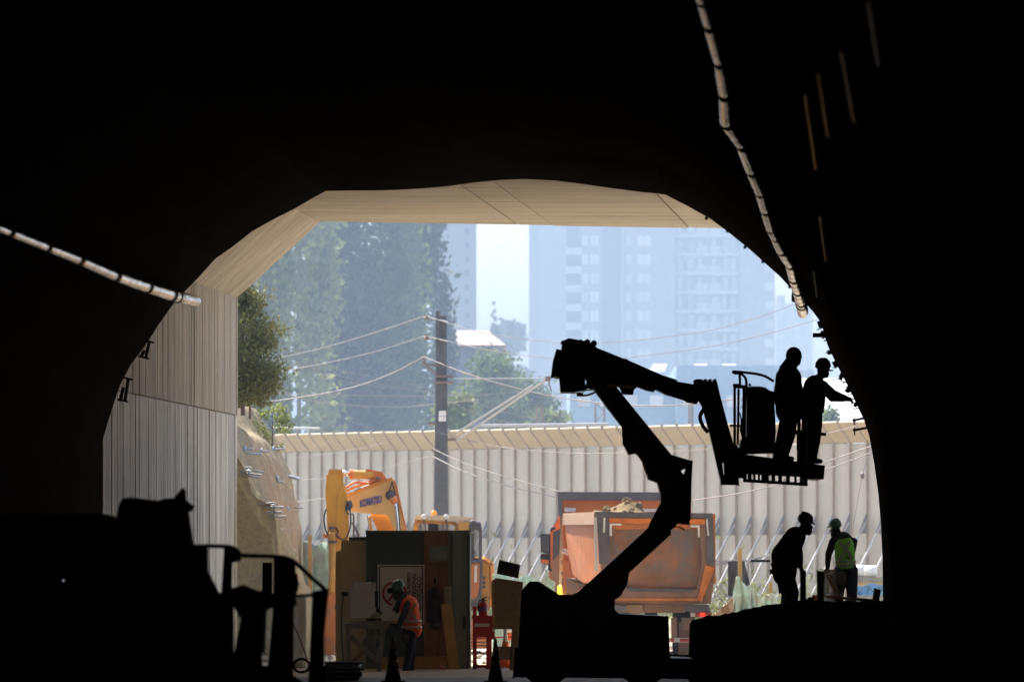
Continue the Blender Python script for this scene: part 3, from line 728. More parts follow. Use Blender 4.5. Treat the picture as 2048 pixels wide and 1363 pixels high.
for y, x0, x1 in ((752, 873, 905), (764, 870, 906), (846, 856, 872), (878, 895, 912), (899, 864, 880)):
    m = MB(); pbox(m, x0, y - 2.5, x1, y + 2.5, DPO - .22, .3); m.build('clamp', 'rust_steel', pl)
cat = thing('catenary_support', P(912, 880, DPO), 'slanting pair of steel tubes rising from the pole towards the lift elbow', 'catenary arm')
for a, b in (((912, 866), (1066, 770)), ((914, 880), (1096, 756)), ((905, 757), (1098, 756))):
    m = MB(); r_ = .028 if b[1] != 756 or a[1] == 880 else .012
    m.tube(P(*a, DPO - .2), P(*b, DPO - 1.4), r_, n=7); m.build('tube', 'catenary_steel', cat)
m = MB(); c = P(1096, 757, DPO - 1.4); m.box(c, (.14, .1, .12)); m.tube(c, c + Vector((.08, 0, -.3)), .02, n=6); m.build('end_clamp', 'rust_steel', cat)
ct2 = MB(); ct2.tube(P(962, 851, 118), P(1217, 848, 117), .045, n=7); tag(ct2.build('catenary_tube', 'catenary_steel'), 'level steel tube just above the barrier top, right of the pole', 'tube')
ct2 = MB(); ct2.tube(P(545, 855, 118), P(640, 856, 117), .03, n=7); tag(ct2.build('catenary_tube', 'catenary_steel'), 'short level steel tube above the barrier at its left end', 'tube')
for (px, y0, d, w, lb) in ((1200, 808, 175, 9, 'rusty lattice mast behind the lift riser'), (921, 785, 170, 7, 'thin rusty mast in the trees right of the pole'), (1079, 810, 150, 5, 'thin post standing behind the barrier left of the lift riser'), (1382, 800, 160, 3, 'thin post behind the barrier under the lift boom')):
    e = thing('mast', P(px, HZ + EYE * S(d), d), lb, 'mast', 'masts behind the barrier'); a, b = P(px - w, y0, d), P(px + w, y0, d)
    m = MB(); m.tube((a.x, d, 0), (a.x, d, a.z), .05, n=5); m.tube((b.x, d, 0), (b.x, d, a.z), .05, n=5); m.build('leg', 'rust_steel', e)
    if w > 6:
        m = MB(); z = 4.
        while z < a.z - .4: m.tube((a.x, d, z), (b.x, d, z + .4), .025, n=4); m.tube((b.x, d, z + .4), (a.x, d, z + .8), .025, n=4); z += .8
        m.build('lacing', 'rust_steel', e)
def wire(pts, d0, d1, r, label):
    n = len(pts); q = [P(x, y, d0 + (d1 - d0) * i / (n - 1)) for i, (x, y) in enumerate(pts)]
    o = MB().path(interp(q, 6), r * .66, 5).build('wire', 'wire'); tag(o, label, 'wire', 'overhead wires'); return o
wire([(555, 716), (640, 697), (740, 668), (852, 631)], 108, 104.7, .014, 'topmost wire running left from the pole head')
wire([(852, 631), (905, 648), (980, 668), (1100, 683), (1240, 683), (1440, 656), (1600, 604), (1700, 565)], 104.7, 96, .012, 'topmost wire running right from the pole head towards the duct end')
wire([(540, 746), (650, 726), (750, 703), (852, 671)], 108, 104.7, .014, 'second wire running left from the pole')
wire([(852, 671), (905, 684), (990, 702), (1120, 717), (1270, 713), (1470, 683), (1640, 637), (1720, 610)], 104.7, 96, .012, 'second wire running right from the pole above the lift')
wire([(500, 804), (560, 800), (690, 778), (780, 748), (848, 713)], 108, 104.7, .024, 'thick bright cable sagging left from the pole bracket')
wire([(848, 713), (950, 752), (1100, 791), (1250, 809), (1400, 806), (1600, 775), (1720, 745)], 104.7, 96, .022, 'thick bright cable sagging right behind the lift boom')
wire([(505, 783), (570, 787), (700, 790), (860, 791), (1010, 786), (1100, 770)], 116, 116, .016, 'level thin wire crossing behind the pole')
wire([(500, 765), (570, 788), (680, 808), (800, 813), (870, 807), (960, 799)], 116, 114, .016, 'wire sagging low before the poplars')
wire([(570, 704), (690, 742), (860, 776), (1000, 820), (1120, 850)], 125, 130, .018, 'faint wire falling right across the poplars, upper one')
wire([(575, 716), (700, 757), (860, 786), (960, 830), (1060, 852)], 125, 130, .018, 'faint wire falling right across the poplars, lower one')
wire([(580, 725), (700, 764), (860, 782)], 127, 127, .016, 'faint wire falling right across the poplars, shortest one')
wire([(500, 770), (640, 820), (760, 862)], 140, 140, .014, 'very faint wire low before the poplars')
wire([(880, 866), (1000, 893), (1130, 905), (1260, 905), (1430, 897), (1600, 878), (1720, 850)], 104.7, 98, .014, 'wire crossing the barrier just under its canted top')
wire([(866, 897), (930, 926), (1020, 955), (1130, 985), (1200, 1000)], 104.7, 98, .018, 'upper of two cables falling right from the pole to the truck')
wire([(866, 912), (930, 943), (1020, 972), (1130, 997), (1200, 1010)], 104.7, 98, .022, 'lower of two cables falling right from the pole to the truck')
wire([(1385, 1000), (1480, 986), (1580, 962), (1660, 936), (1760, 898)], 98, 94, .02, 'cable rising right across the barrier behind the lift basket')
wire([(1560, 960), (1640, 928), (1770, 882)], 98, 95, .018, 'upper cable at the right, rising behind the basket')
wire([(590, 916), (700, 900), (770, 884)], 112, 109, .012, 'faint wire rising right across the left end of the barrier')
wire([(590, 960), (700, 950), (860, 912)], 110, 105, .012, 'faint wire across the barrier above the digger')
wire([(590, 1003), (650, 997), (760, 985)], 106, 104, .018, 'short cable across the barrier left of the digger arm')
wire([(1742, 895), (1726, 945), (1712, 1020), (1700, 1085)], 97, 97, .012, 'slack wire hanging down at the right edge')
m = MB(); ellipsoid(m, P(1725, 951, 97), (.05, .05, .07)); tag(m.build('wire_insulator', 'insulator'), 'small round insulator on the hanging wire at the right', 'insulator')
# ------------------------------------------------------------------ air ducts
def duct(label, pts, dd, rpx, straps, hang):
    """pts: photograph points, dd: their depths, rpx: radius in photograph pixels; straps: parameters 0..1."""
    q = [P(x, y, d) for (x, y), d in zip(pts, dd)]
    rs = [rp / S(d) for rp, d in zip(rpx, dd)]
    e = thing('air_duct', q[-1], label, 'air duct', 'foil air ducts hung in the tunnel')
    n = len(q)
    for i in range(n - 1):
        m = MB(); a, b = q[i], q[i + 1]; d_ = (b - a); k = 9; pp, rr = [], []
        for j in range(k):
            t = j / (k - 1); pp.append(a.lerp(b, t)); r_ = rs[i] + (rs[i + 1] - rs[i]) * t
            rr.append(r_ * (1 + random.uniform(-.025, .025)) * (.96 if j in (0, k - 1) else 1))
        m.path(pp, rr, 18); m.build('duct_length', 'foil', e, smooth=True)
        m = MB(); c = b if i < n - 2 else a.lerp(b, .25); u = d_.normalized()
        m.path([c - u * .028, c + u * .028], (rs[i + 1]) * 1.07, 18); m.build('strap', 'black_strap', e)
        if hang and i < n - 1:
            m = MB(); s_ = c + Vector((hang * rs[i + 1] * 1.1, 0, rs[i + 1] * .4)); m.path([s_, s_ + Vector((hang * .05, 0, .05)), s_ + Vector((hang * .03, 0, .16))], .012, 5); m.box(s_ + Vector((hang * .03, 0, .03)), (.05, .05, .05)); m.build('hanger', 'black_metal', e)
        for t in (.36, .7):
            m = MB(); c = a.lerp(b, t); r_ = rs[i] + (rs[i + 1] - rs[i]) * t; m.path([c - u * .006, c + u * .006], r_ * 1.03, 18); m.build('seam', 'steel_blue', e)
    return e
duct('silvery foil duct strapped along the left wall', [(-60, 436), (15, 463), (90, 493), (155, 519), (228, 551), (293, 574), (342, 590), (391, 602)], [53.5, 56.5, 59.5, 62, 65, 67.5, 69.5, 71.3], [10, 10, 10, 10.5, 11, 11.5, 11.5, 11.5], 0, 0)
duct('silvery foil duct hanging down the right side of the crown', [(1385, -40), (1403, 0), (1417, 48), (1438, 122), (1449, 186), (1452, 245), (1482, 288), (1502, 341), (1520, 384), (1530, 420), (1541, 458), (1549, 474), (1562, 500), (1580, 528), (1587, 557), (1595, 581), (1602, 603), (1606, 626)], [35, 36.5, 38.3, 41, 43.5, 46, 48.5, 51.5, 54, 56.5, 59, 60.5, 62.5, 64.5, 66.5, 68.3, 69.8, 71.3], [12, 12, 12, 12, 12.5, 13, 11, 11, 10.5, 9.5, 9, 8.5, 10.5, 10, 10, 10.5, 11, 11.5], 0, -1)
# double anchor rods on the left rim
for y0, x0, nm in ((678, 289, 'upper'), (752, 247, 'lower')):
    e = thing('anchor_bracket', P(x0, y0 + 36, 71.8), 'black double rod bracket on the left rim of the lining, %s one' % nm, 'bracket', 'rod brackets on the left rim')
    for dx in (-7, 3):
        m = MB(); m.tube(P(x0 + dx + 7, y0 + (3 if dx > 0 else 22), 71.8), P(x0 + dx, y0 + 50 if y0 > 700 else y0 + 36, 71.8), .028, n=8); m.build('rod', 'black_metal', e)
    for yy, xx in ((y0 + 4, x0 + 10), (y0 + 36 if y0 < 700 else y0 + 48, x0)):
        m = MB(); m.beam(P(xx - 12, yy - 2, 71.8), P(xx + 9, yy + 3, 71.8), .03, .1); m.build('plate', 'black_metal', e)

# ------------------------------------------------------------------ people
def hand(mb, w, fdir, curl, s=1.):
    """Palm and five separate bent fingers, from the wrist point w."""
    fd_ = Vector(fdir).normalized(); sd = fd_.cross(Vector((0, 0, 1)))
    if sd.length < .1: sd = Vector((1, 0, 0))
    sd.normalize(); dn = Vector(curl).normalized()
    capsule(mb, w, w + fd_ * .075 * s, .032 * s, .036 * s, 8)
    for i, ln in enumerate((.066, .074, .07, .056)):
        a = w + fd_ * .085 * s + sd * (i - 1.5) * .021 * s; b = a + (fd_ * .75 + dn * .5).normalized() * ln * .55 * s; c = b + (fd_ * .25 + dn).normalized() * ln * .5 * s
        capsule(mb, a, b, .0105 * s, .0095 * s, 6); capsule(mb, b, c, .0095 * s, .008 * s, 6)
    a = w + fd_ * .02 * s - sd * .036 * s; b = a + (fd_ * .8 - sd * .7).normalized() * .045 * s; capsule(mb, a, b, .013 * s, .011 * s, 6); capsule(mb, b, b + (fd_ + dn * .6).normalized() * .03 * s, .011 * s, .009 * s, 6)
def head(mb, c, face, s=1.):
    f = Vector(face).normalized(); c = Vector(c)
    ellipsoid(mb, c, (.078 * s, .098 * s, .115 * s), (0, 0, math.atan2(-f.x, f.y) if abs(f.z) < .9 else 0))
    ellipsoid(mb, c + f * .045 * s + Vector((0, 0, -.065 * s)), (.055 * s, .055 * s, .055 * s))
    nose = c + f * .098 * s + Vector((0, 0, -.018 * s)); ellipsoid(mb, nose, (.016 * s, .018 * s, .028 * s), None, 8, 6)
    sd = f.cross(Vector((0, 0, 1))).normalized()
    ellipsoid(mb, c + f * .088 * s + Vector((0, 0, .03 * s)), (.05 * s, .05 * s, .012 * s), None, 8, 6)
    for q in (-1, 1): ellipsoid(mb, c + sd * q * .08 * s + Vector((0, 0, -.015 * s)), (.014 * s, .024 * s, .032 * s), None, 8, 6)
def boot(mb, ank, toe, s=1.):
    capsule(mb, ank, ank + Vector((0, 0, -.05)), .052, .055); capsule(mb, ank + Vector((0, 0, -.055)) - Vector(toe).normalized() * .04, ank + Vector((0, 0, -.06)) + Vector(toe).normalized() * .15, .05, .042)
def helmet(c, face, m, parent, peak=True, s=1., tilt=0.):
    f = Vector(face).normalized(); mb = MB(); c = Vector(c)
    rz = math.atan2(-f.x, f.y)
    ellipsoid(mb, c + Vector((0, 0, .05 * s)), (.105 * s, .128 * s, .11 * s), (tilt, 0, rz), 16, 10)
    ellipsoid(mb, c + Vector((0, 0, .02 * s)), (.116 * s, .14 * s, .022 * s), (tilt, 0, rz), 16, 6)
    if peak: ellipsoid(mb, c + f * .13 * s + Vector((0, 0, .012 * s)), (.07 * s, .06 * s, .013 * s), (tilt, 0, rz), 12, 6)
    ellipsoid(mb, c + Vector((0, 0, .152 * s)), (.02 * s, .08 * s, .014 * s), (tilt, 0, rz), 10, 6)
    return fuse(mb, 'helmet', m, parent, .012, 2)
def limb(mb, pts, rs):
    for i in range(len(pts) - 1): capsule(mb, pts[i], pts[i + 1], rs[i], rs[i + 1])

# --- worker in the orange vest at the saw bench (facing left, leaning over it)
DW = 77.8
pr = thing('person', P(818, 1354, DW), 'person in orange reflective vest and green helmet bent over the saw bench', 'person')
sh, hp = P(818, 1208, DW), P(822, 1262, DW); hd = P(797, 1186, DW)
body = MB()
capsule(body, hp, sh, .15, .165); ellipsoid(body, sh + Vector((0, 0, -.03)), (.15, .21, .12)); ellipsoid(body, hp, (.14, .17, .12))
capsule(body, sh + Vector((-.04, 0, .08)), hd + Vector((.05, 0, -.04)), .065, .06)
head(body, hd, (-1, -.15, -.25))
for s_ in (-1, 1):
    a = sh + Vector((-.02, s_ * .19, .02)); el = P(796, 1254, DW + s_ * .23); wr = P(776, 1243, DW + s_ * .17)
    limb(body, [a, el, wr], [.062, .05, .036]); hand(body, wr, (-1, 0, -.15), (0, 0, -1))
fuse(body, 'body', 'cloth_blue', pr)
lg = MB()
for s_, kx, fx in ((-1, 822, 812), (1, 828, 822)):
    k_ = P(kx - 4, 1306, DW + s_ * .11); an = P(fx - 2, 1345, DW + s_ * .13)
    limb(lg, [hp + Vector((0, s_ * .09, -.05)), k_, an], [.105, .078, .06]); boot(lg, an + Vector((0, 0, .035)), (-1, 0, 0))
fuse(lg, 'trousers', 'cloth_navy', pr)
v_ = MB(); capsule(v_, P(824, 1252, DW), sh + Vector((.0, 0, -.02)), .178, .185); ellipsoid(v_, sh + Vector((.02, 0, -.02)), (.165, .225, .125)); capsule(v_, P(824, 1252, DW), P(827, 1257, DW), .175, .165)
fuse(v_, 'vest', 'vest_orange', pr)
for y, tl in ((1242, 3), (1254, 2)):
    m = MB(); c = P(823, y - 1, DW); m.path([c - Vector((.0, 0, .022)), c + Vector((.0, 0, .022))], .196, 20); m.build('reflective_band', 'reflective', pr, smooth=True)
for x0, y0, x1, y1 in ((812, 1240, 832, 1206), (814, 1212, 832, 1238)):
    m = MB(); m.beam(P(x0, y0, DW - .172), P(x1, y1, DW - .165), .045, .05); m.build('reflective_band', 'reflective', pr)
helmet(P(795, 1176, DW), (-1, -.1, -.3), 'helmet_green', pr, tilt=-.3)
m = MB(); ellipsoid(m, P(779, 1180, DW), (.05, .07, .055)); capsule(m, P(782, 1180, DW - .05), P(782, 1180, DW + .05), .05, .05); fuse(m, 'goggles', 'cloth_black', pr, .012, 2)
m = MB(); capsule(m, P(804, 1192, DW), P(794, 1222, DW), .1, .04); capsule(m, P(806, 1196, DW), P(788, 1218, DW - .06), .1, .035); fuse(m, 'neck_cloth', 'cloth_blue', pr)
m = MB(); ellipsoid(m, P(812, 1276, DW - .15), (.08, .05, .11)); m.box(P(812, 1270, DW - .18), (.13, .04, .05)); fuse(m, 'tool_pouch', 'pouch', pr)

# --- two workers in the lift basket
DL = 68.0
def lift_worker(label, hd, face, sh, hp, arms, legs, helm, toe=(1, 0, 0), peak=True, hood=False, fat=1.):
    e = thing('person', P(legs[0][2][0], legs[0][2][1] + 8, DL), label, 'person')
    b = MB(); hp, sh, hd = P(*hp), P(*sh), P(*hd)
    capsule(b, hp, sh, .165 * fat, .17 * fat); ellipsoid(b, sh, (.17 * fat, .23, .13)); ellipsoid(b, hp, (.16 * fat, .19, .14)); capsule(b, hp.lerp(sh, .35), hp.lerp(sh, .7), .185 * fat, .185 * fat)
    capsule(b, sh + Vector((.02, 0, .06)), hd + Vector((-.01, 0, -.06)), .075, .065); head(b, hd, face)
    for arm, s_ in arms:
        pts = [P(*q) for q in arm]; limb(b, pts, [.075, .06, .042]); hand(b, pts[-1], pts[-1] - pts[-2], (0, 0, -1), 1.05)
    fuse(b, 'body', 'cloth_black', e)
    t = MB()
    for (hx, kx, ax) in legs:
        a, k_, an = P(*hx), P(*kx), P(*ax); limb(t, [a, k_, an], [.14, .108, .092]); boot(t, an + Vector((0, 0, .02)), toe)
    fuse(t, 'trousers', 'cloth_navy', e)
    if helm: helmet(hd + Vector((0, 0, .03)), face, 'helmet_dark', e, peak)
    if hood:
        m = MB(); ellipsoid(m, hd + Vector((-.012, 0, .045)), (.132, .135, .14)); capsule(m, hd + Vector((-.03, 0, -.04)), sh + Vector((-.02, 0, .14)), .115, .14); fuse(m, 'hood', 'cloth_black', e)
    m = MB(); m.path([hp + Vector((0, 0, .05)), hp + Vector((0, 0, .11))], .2, 18); m.build('harness_belt', 'black_strap', e)
    for s_ in (-1, 1):
        m = MB(); m.beam(hp + Vector((.03, s_ * .16, -.15)), sh + Vector((0, s_ * .13, .1)), .05, .02); m.build('harness_strap', 'pvc_grey', e)
    return e
lift_worker('person in dark hooded jacket and harness standing upright in the lift basket', (1589, 716, DL + .15), (1, -.1, -.1), (1577, 757, DL + .15), (1577, 822, DL + .15),
            [([(1590, 752, DL - .06), (1598, 790, DL - .14), (1601, 812, DL - .12)], -1), ([(1572, 752, DL + .36), (1566, 792, DL + .42), (1590, 806, DL + .3)], 1)],
            [((1580, 828, DL + .05), (1577, 872, DL + .02), (1565, 912, DL + .05)), ((1578, 828, DL + .27), (1566, 872, DL + .28), (1556, 912, DL + .3))], False, hood=True, fat=1.27)
lift_worker('person in dark clothes and peaked helmet reaching from the basket to the lining', (1646, 739, DL + .35), (1, 0, -.45), (1629, 773, DL + .35), (1623, 832, DL + .35),
            [([(1642, 770, DL + .14), (1664, 796, DL + .1), (1690, 798, DL + .2)], -1), ([(1645, 768, DL + .56), (1667, 786, DL + .58), (1692, 795, DL + .5)], 1)],
            [((1628, 842, DL + .25), (1628, 880, DL + .22), (1622, 917, DL + .25)), ((1620, 842, DL + .46), (1615, 880, DL + .48), (1609, 915, DL + .48))], True, fat=1.1)

# --- dark worker bending on the mound
DB = 68.5
pd = thing('person', P(1578, 1206, DB), 'dark silhouetted person bending forward, hands on a short post, on the mound', 'person')
b = MB(); hp, ms, sh, hd = P(1569, 1148, DB), P(1570, 1110, DB), P(1590, 1074, DB), P(1612, 1053, DB)
capsule(b, hp, ms, .195, .225); capsule(b, ms, sh, .225, .18); ellipsoid(b, sh, (.17, .22, .15), (0, .5, 0)); ellipsoid(b, hp, (.19, .19, .15))
capsule(b, sh + Vector((.05, 0, .05)), hd + Vector((-.03, 0, -.05)), .07, .06); head(b, hd, (1, 0, -.45))
for s_ in (-1, 1):
    pts = [sh + Vector((.02, s_ * .2, -.02)), P(1600, 1112, DB + s_ * .22), P(1601, 1133, DB + s_ * .06)]
    limb(b, pts, [.072, .055, .042]); hand(b, pts[-1], (.4, 0, -1), (1, 0, -.3), 1.05)
fuse(b, 'body', 'cloth_maroon', pd)
t = MB()
for s_, kx in ((-1, 1583), (1, 1578)):
    a, k_, an = hp + Vector((.02, s_ * .1, -.06)), P(kx, 1185, DB + s_ * .12), P(kx - 6, 1234, DB + s_ * .12)
    limb(t, [a, k_, an], [.15, .125, .11])
fuse(t, 'trousers', 'cloth_black', pd)
helmet(P(1611, 1043, DB), (1, 0, -.3), 'helmet_dark', pd, True, tilt=-.25)
m = MB(); capsule(m, P(1599, 1033, DB), P(1604, 1040, DB), .03, .03); fuse(m, 'helmet_lamp', 'helmet_dark', pd, .012, 1)
m = MB(); m.beam(P(1546, 1124, DB - .12), P(1556, 1150, DB - .12), .09, .1); m.tube(P(1554, 1150, DB - .12), P(1560, 1186, DB - .12), .02, n=6); m.tube(P(1549, 1122, DB - .12), P(1545, 1138, DB - .12), .014, n=5); m.build('tool_belt', 'black_strap', pd)
m = MB(); m.path([hp + Vector((-.02, 0, .03)), hp + Vector((-.03, 0, .11))], .215, 18); m.build('belt', 'black_strap', pd)
m = MB(); a = P(1606, 1140, DB); m.box((a.x, DB, .95), (.09, .09, (a.z - .95) * 2)); tag(m.build('timber_post', 'black_metal'), 'short black post under the hands of the bending person', 'post')

# --- worker in the green vest
DG = 77.8
pg = thing('person', P(1688, 1240, DG), 'person in bright green reflective vest and green helmet seen from behind', 'person')
b = MB(); hp, sh, hd = P(1692, 1136, DG), P(1687, 1080, DG), P(1671, 1061, DG)
capsule(b, hp, sh, .16, .165); ellipsoid(b, sh, (.21, .14, .1)); ellipsoid(b, hp, (.17, .14, .12)); capsule(b, sh + Vector((-.05, 0, .04)), hd + Vector((.02, 0, -.05)), .07, .06)
head(b, hd, (-.75, .6, -.3))
pts = [sh + Vector((-.19, .0, -.02)), P(1655, 1118, DG + .08), P(1655, 1134, DG + .02)]; pts[1] = P(1657, 1108, DG + .02)
limb(b, pts, [.078, .066, .045]); hand(b, pts[-1], (-.1, .1, -1), (-1, .3, 0))
pts = [sh + Vector((.19, .05, -.02)), P(1703, 1110, DG + .2), P(1690, 1128, DG + .34)]; limb(b, pts, [.075, .06, .042]); hand(b, pts[-1], (-1, .4, 0), (0, 1, 0))
fuse(b, 'body', 'cloth_black', pg)
t = MB()
for s_, kx, y_ in ((-1, 1677, 0.0), (1, 1704, .02)):
    a, k_, an = hp + Vector((s_ * .1, 0, -.04)), P(kx, 1190, DG + .05), P(kx - 4, 1236, DG)
    limb(t, [a, k_, an], [.125, .1, .08])
fuse(t, 'trousers', 'cloth_navy', pg)
v_ = MB(); capsule(v_, P(1691, 1126, DG), P(1688, 1086, DG), .19, .185); ellipsoid(v_, P(1688, 1083, DG), (.185, .16, .1)); 
fuse(v_, 'vest', 'vest_green', pg)
for y in (1122, 1129):
    m = MB(); c = P(1691, y, DG); m.path([c - Vector((0, 0, .018)), c + Vector((0, 0, .018))], .2, 24); m.build('reflective_band', 'reflective', pg, smooth=True)
for p_ in ([(1677, 1081), (1684, 1090), (1696, 1102), (1706, 1117)], [(1700, 1080), (1694, 1094), (1686, 1108), (1677, 1120)]):
    m = MB()
    for (a, c) in zip(p_, p_[1:]): m.beam(P(*a, DG - .183), P(*c, DG - .188), .04, .03)
    m.build('reflective_band', 'reflective', pg)
m = MB(); m.box(P(1696, 1114, DG - .192), (.035, .012, .035)); m.build('emblem', 'sign_red', pg)
text_mesh('lettering', 'TITA', .05, 'cloth_dark', P(1699, 1116, DG - .195), (1, 0, .03), (0, 0, 1), pg)
helmet(P(1670, 1053, DG), (-.75, .6, -.1), 'helmet_green', pg, tilt=-.05)
m = MB(); capsule(m, P(1672, 1070, DG), P(1690, 1074, DG), .085, .1); fuse(m, 'hood', 'cloth_black', pg)
m = MB(); ellipsoid(m, P(1682, 1155, DG - .15), (.1, .05, .13)); m.box(P(1682, 1146, DG - .18), (.16, .04, .05)); fuse(m, 'tool_pouch', 'pouch', pg)

# ------------------------------------------------------------------ boom lift
A4 = reg(1000, 640, 3.408); A5 = reg(1000, 960, 3.382); A6 = reg(1400, 640, 3.785)
bl = thing('boom_lift', P(1190, HZ + EYE * S(68), 68), 'black articulated boom lift holding two workers in its basket', 'boom lift')
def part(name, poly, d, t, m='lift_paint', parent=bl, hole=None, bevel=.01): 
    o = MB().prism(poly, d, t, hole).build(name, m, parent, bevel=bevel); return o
kn = part('knuckle_housing', A4((425, 145), (470, 132), (552, 138), (600, 158), (690, 215), (770, 330), (760, 400), (735, 345), (700, 390), (640, 470), (590, 470), (560, 490), (415, 488), (405, 380), (357, 378), (360, 280), (392, 205), (418, 205)), DL - .3, .62, hole=A4((580, 370), (592, 372), (604, 438), (582, 442)))
part('end_cover', A4((425, 145), (470, 132), (550, 138), (552, 300), (405, 378), (357, 376), (360, 280), (392, 205), (418, 205)), DL - .34, .7, bevel=.03)
for q in ((595, 150), (640, 158)): m = MB(); m.tube(P(*A4(q)[0], DL - .34), P(*A4(q)[0], DL + .34), .05, n=10); m.build('pivot_pin', 'black_metal', bl)
m = MB(); m.path([P(*q, DL - .2) for q in A4((580, 370), (600, 420), (585, 470))], .03, 6); m.path([P(*q, DL - .2) for q in A4((540, 490), (548, 515), (600, 510), (650, 490))], .018, 6); m.box(P(*A4((545, 508))[0], DL - .2), (.1, .08, .05)); m.build('hose', 'hose', bl)
part('upper_boom', A4((560, 140), (640, 160), (662, 188), (845, 262), (862, 262), (880, 275), (1108, 374), (1205, 405), (1203, 440), (1200, 505), (1140, 503), (1062, 470), (1050, 482), (1000, 475), (938, 452), (915, 470), (905, 500), (835, 500), (820, 460), (760, 400), (690, 350)), DL - .16, .34)
part('telescoping_section', A4((1190, 412), (1222, 420), (1365, 443), (1358, 545), (1340, 565), (1275, 556), (1262, 545), (1140, 507), (1130, 480)), DL - .12, .26)
m = MB(); m.tube(P(*A4((730, 425))[0], DL - .22), P(*A4((905, 440))[0], DL - .22), .06, n=10); m.build('lift_cylinder', 'black_metal', bl)
part('riser_boom', A4((600, 360), (735, 345), (770, 420), (830, 500), (1172, 920), (1120, 975), (1035, 1000), (985, 955), (925, 905), (880, 908), (862, 880), (840, 840), (834, 725), (745, 610), (640, 470)), DL - .2, .42)
part('riser_link', A4((690, 300), (735, 345), (728, 372), (742, 400), (755, 400), (760, 350), (775, 350), (780, 470), (700, 480), (640, 400)), DL + .23, .1)
m = MB(); m.tube(P(*A4((940, 905))[0], DL - .26), P(*A4((995, 985))[0], DL - .26), .03, n=8); m.tube(P(*A4((990, 890))[0], DL - .26), P(*A4((1015, 950))[0], DL - .26), .03, n=8); m.path([P(*q, DL - .24) for q in A4((985, 970), (1000, 1000), (998, 1030), (1018, 1060))], .022, 6); m.build('riser_cylinder', 'black_metal', bl)
part('knee_plate', A4((1165, 918), (1311, 958), (1306, 1100), (1300, 1355), (1285, 1382), (1205, 1375), (1110, 1360), (1098, 1175), (1075, 1105), (1015, 1082), (975, 975), (1000, 958), (1040, 1000)), DL - .24, .5, hole=A4((1230, 1022), (1272, 1005), (1256, 1056)))
for q in ((1235, 1290), (1215, 1250), (1120, 1085)): m = MB(); m.tube(P(*A4(q)[0], DL - .28), P(*A4(q)[0], DL + .3), .045, n=10); m.build('pivot_pin', 'black_metal', bl)
part('lower_boom', A5((1100, 130), (1285, 100), (1283, 296), (1207, 290), (1157, 335), (1155, 365), (875, 622), (862, 700), (820, 775), (790, 797), (700, 800), (620, 860), (520, 770), (590, 700), (1005, 318), (1015, 290)), DL - .2, .42)
m = MB(); m.path([P(*q, DL - .22) for q in A5((1165, 322), (1190, 312), (1225, 320), (1250, 335))], .012, 5); m.build('hose', 'hose', bl)
part('turntable_cover', A5((145, 740), (205, 684), (266, 684), (360, 745), (405, 772), (470, 768), (540, 850), (620, 920), (790, 900), (800, 900), (1140, 920), (1150, 1200), (800, 1198), (395, 1174), (388, 1142), (240, 1138), (237, 1162), (125, 1150)), DL - .75, 1.5, bevel=.05)
part('boom_pivot', A5((480, 780), (530, 752), (590, 700), (700, 700), (780, 790), (776, 872), (805, 905), (600, 940)), DL - .42, .84)
part('chassis', A5((112, 1152), (235, 1163), (395, 1172), (430, 1188), (1150, 1200), (1318, 1206), (1322, 1330), (90, 1330)), DL - .8, 1.6, bevel=.03)
for (px, dd) in ((1092, -.8), (1285, -.8), (1092, .8), (1285, .8)):
    c = P(px, 1148, DL + dd); c.z = .42; w = thing
    m = MB(); m.path([c + Vector((0, y, 0)) for y in (-.15, -.13, .13, .15)], [.36, .42, .42, .36], 22); wo = m.build('wheel', 'rubber', bl, smooth=False)
    m = MB(); m.path([c + Vector((0, -.17 if dd < 0 else .12, 0)), c + Vector((0, -.12 if dd < 0 else .17, 0))], .2, 14); m.build('rim', 'machine_dark', wo)
bc = P(*A5((404, 742))[0], DL - .1)
m = MB(); m.path([bc + Vector((0, 0, z)) for z in (-.1, -.09, .04, .07, .08)], [.035, .04, .036, .022, .004], 12); m.build('beacon', 'amber', bl, smooth=True)
pl_d = bpy.data.lights.new('beacon_glow', 'POINT'); pl_d.energy = 22.0; pl_d.color = (1, .4, .05); pl_d.shadow_soft_size = .06
plo = bpy.data.objects.new('beacon_glow', pl_d); COL.objects.link(plo); plo.parent = bl; plo.location = bc + Vector((0, -.0, .16)) - ORG[bl.name]
part('jib', A6((-40, 455), (95, 462), (130, 468), (150, 555), (205, 765), (252, 930), (285, 1000), (296, 1245), (165, 1238), (75, 850), (20, 650), (-10, 600), (-35, 600)), DL - .12, .3, hole=A6((166, 1075), (184, 1080), (190, 1178), (180, 1170)))
m = MB()
for x in (-20, 5, 40, 75, 110): m.box(P(*A6((x, 460))[0], DL), (.05, .3, .05))
m.build('bolt_row', 'black_metal', bl)
m = MB(); m.path(interp([P(*q, DL - .15) for q in A6((28, 670), (0, 730), (22, 800), (62, 850))], 5), .032, 7); m.build('hose', 'hose', bl)
part('basket_mount', A6((285, 1000), (330, 1000), (340, 1185), (300, 1185)), DL - .3, .7)
bk_ = part('basket_floor', A6((295, 1010), (640, 1055), (945, 1098), (935, 1198), (815, 1193), (812, 1172), (330, 1150), (300, 1150)), DL - .42, 1.15)
for (a, c) in (((335, 1152), (812, 1176)), ((335, 1212), (812, 1243))):
    m = MB(); m.beam(P(*A6(a)[0], DL - .44), P(*A6(c)[0], DL - .44), .05, .045); m.build('sill_rail', 'lift_paint', bl)
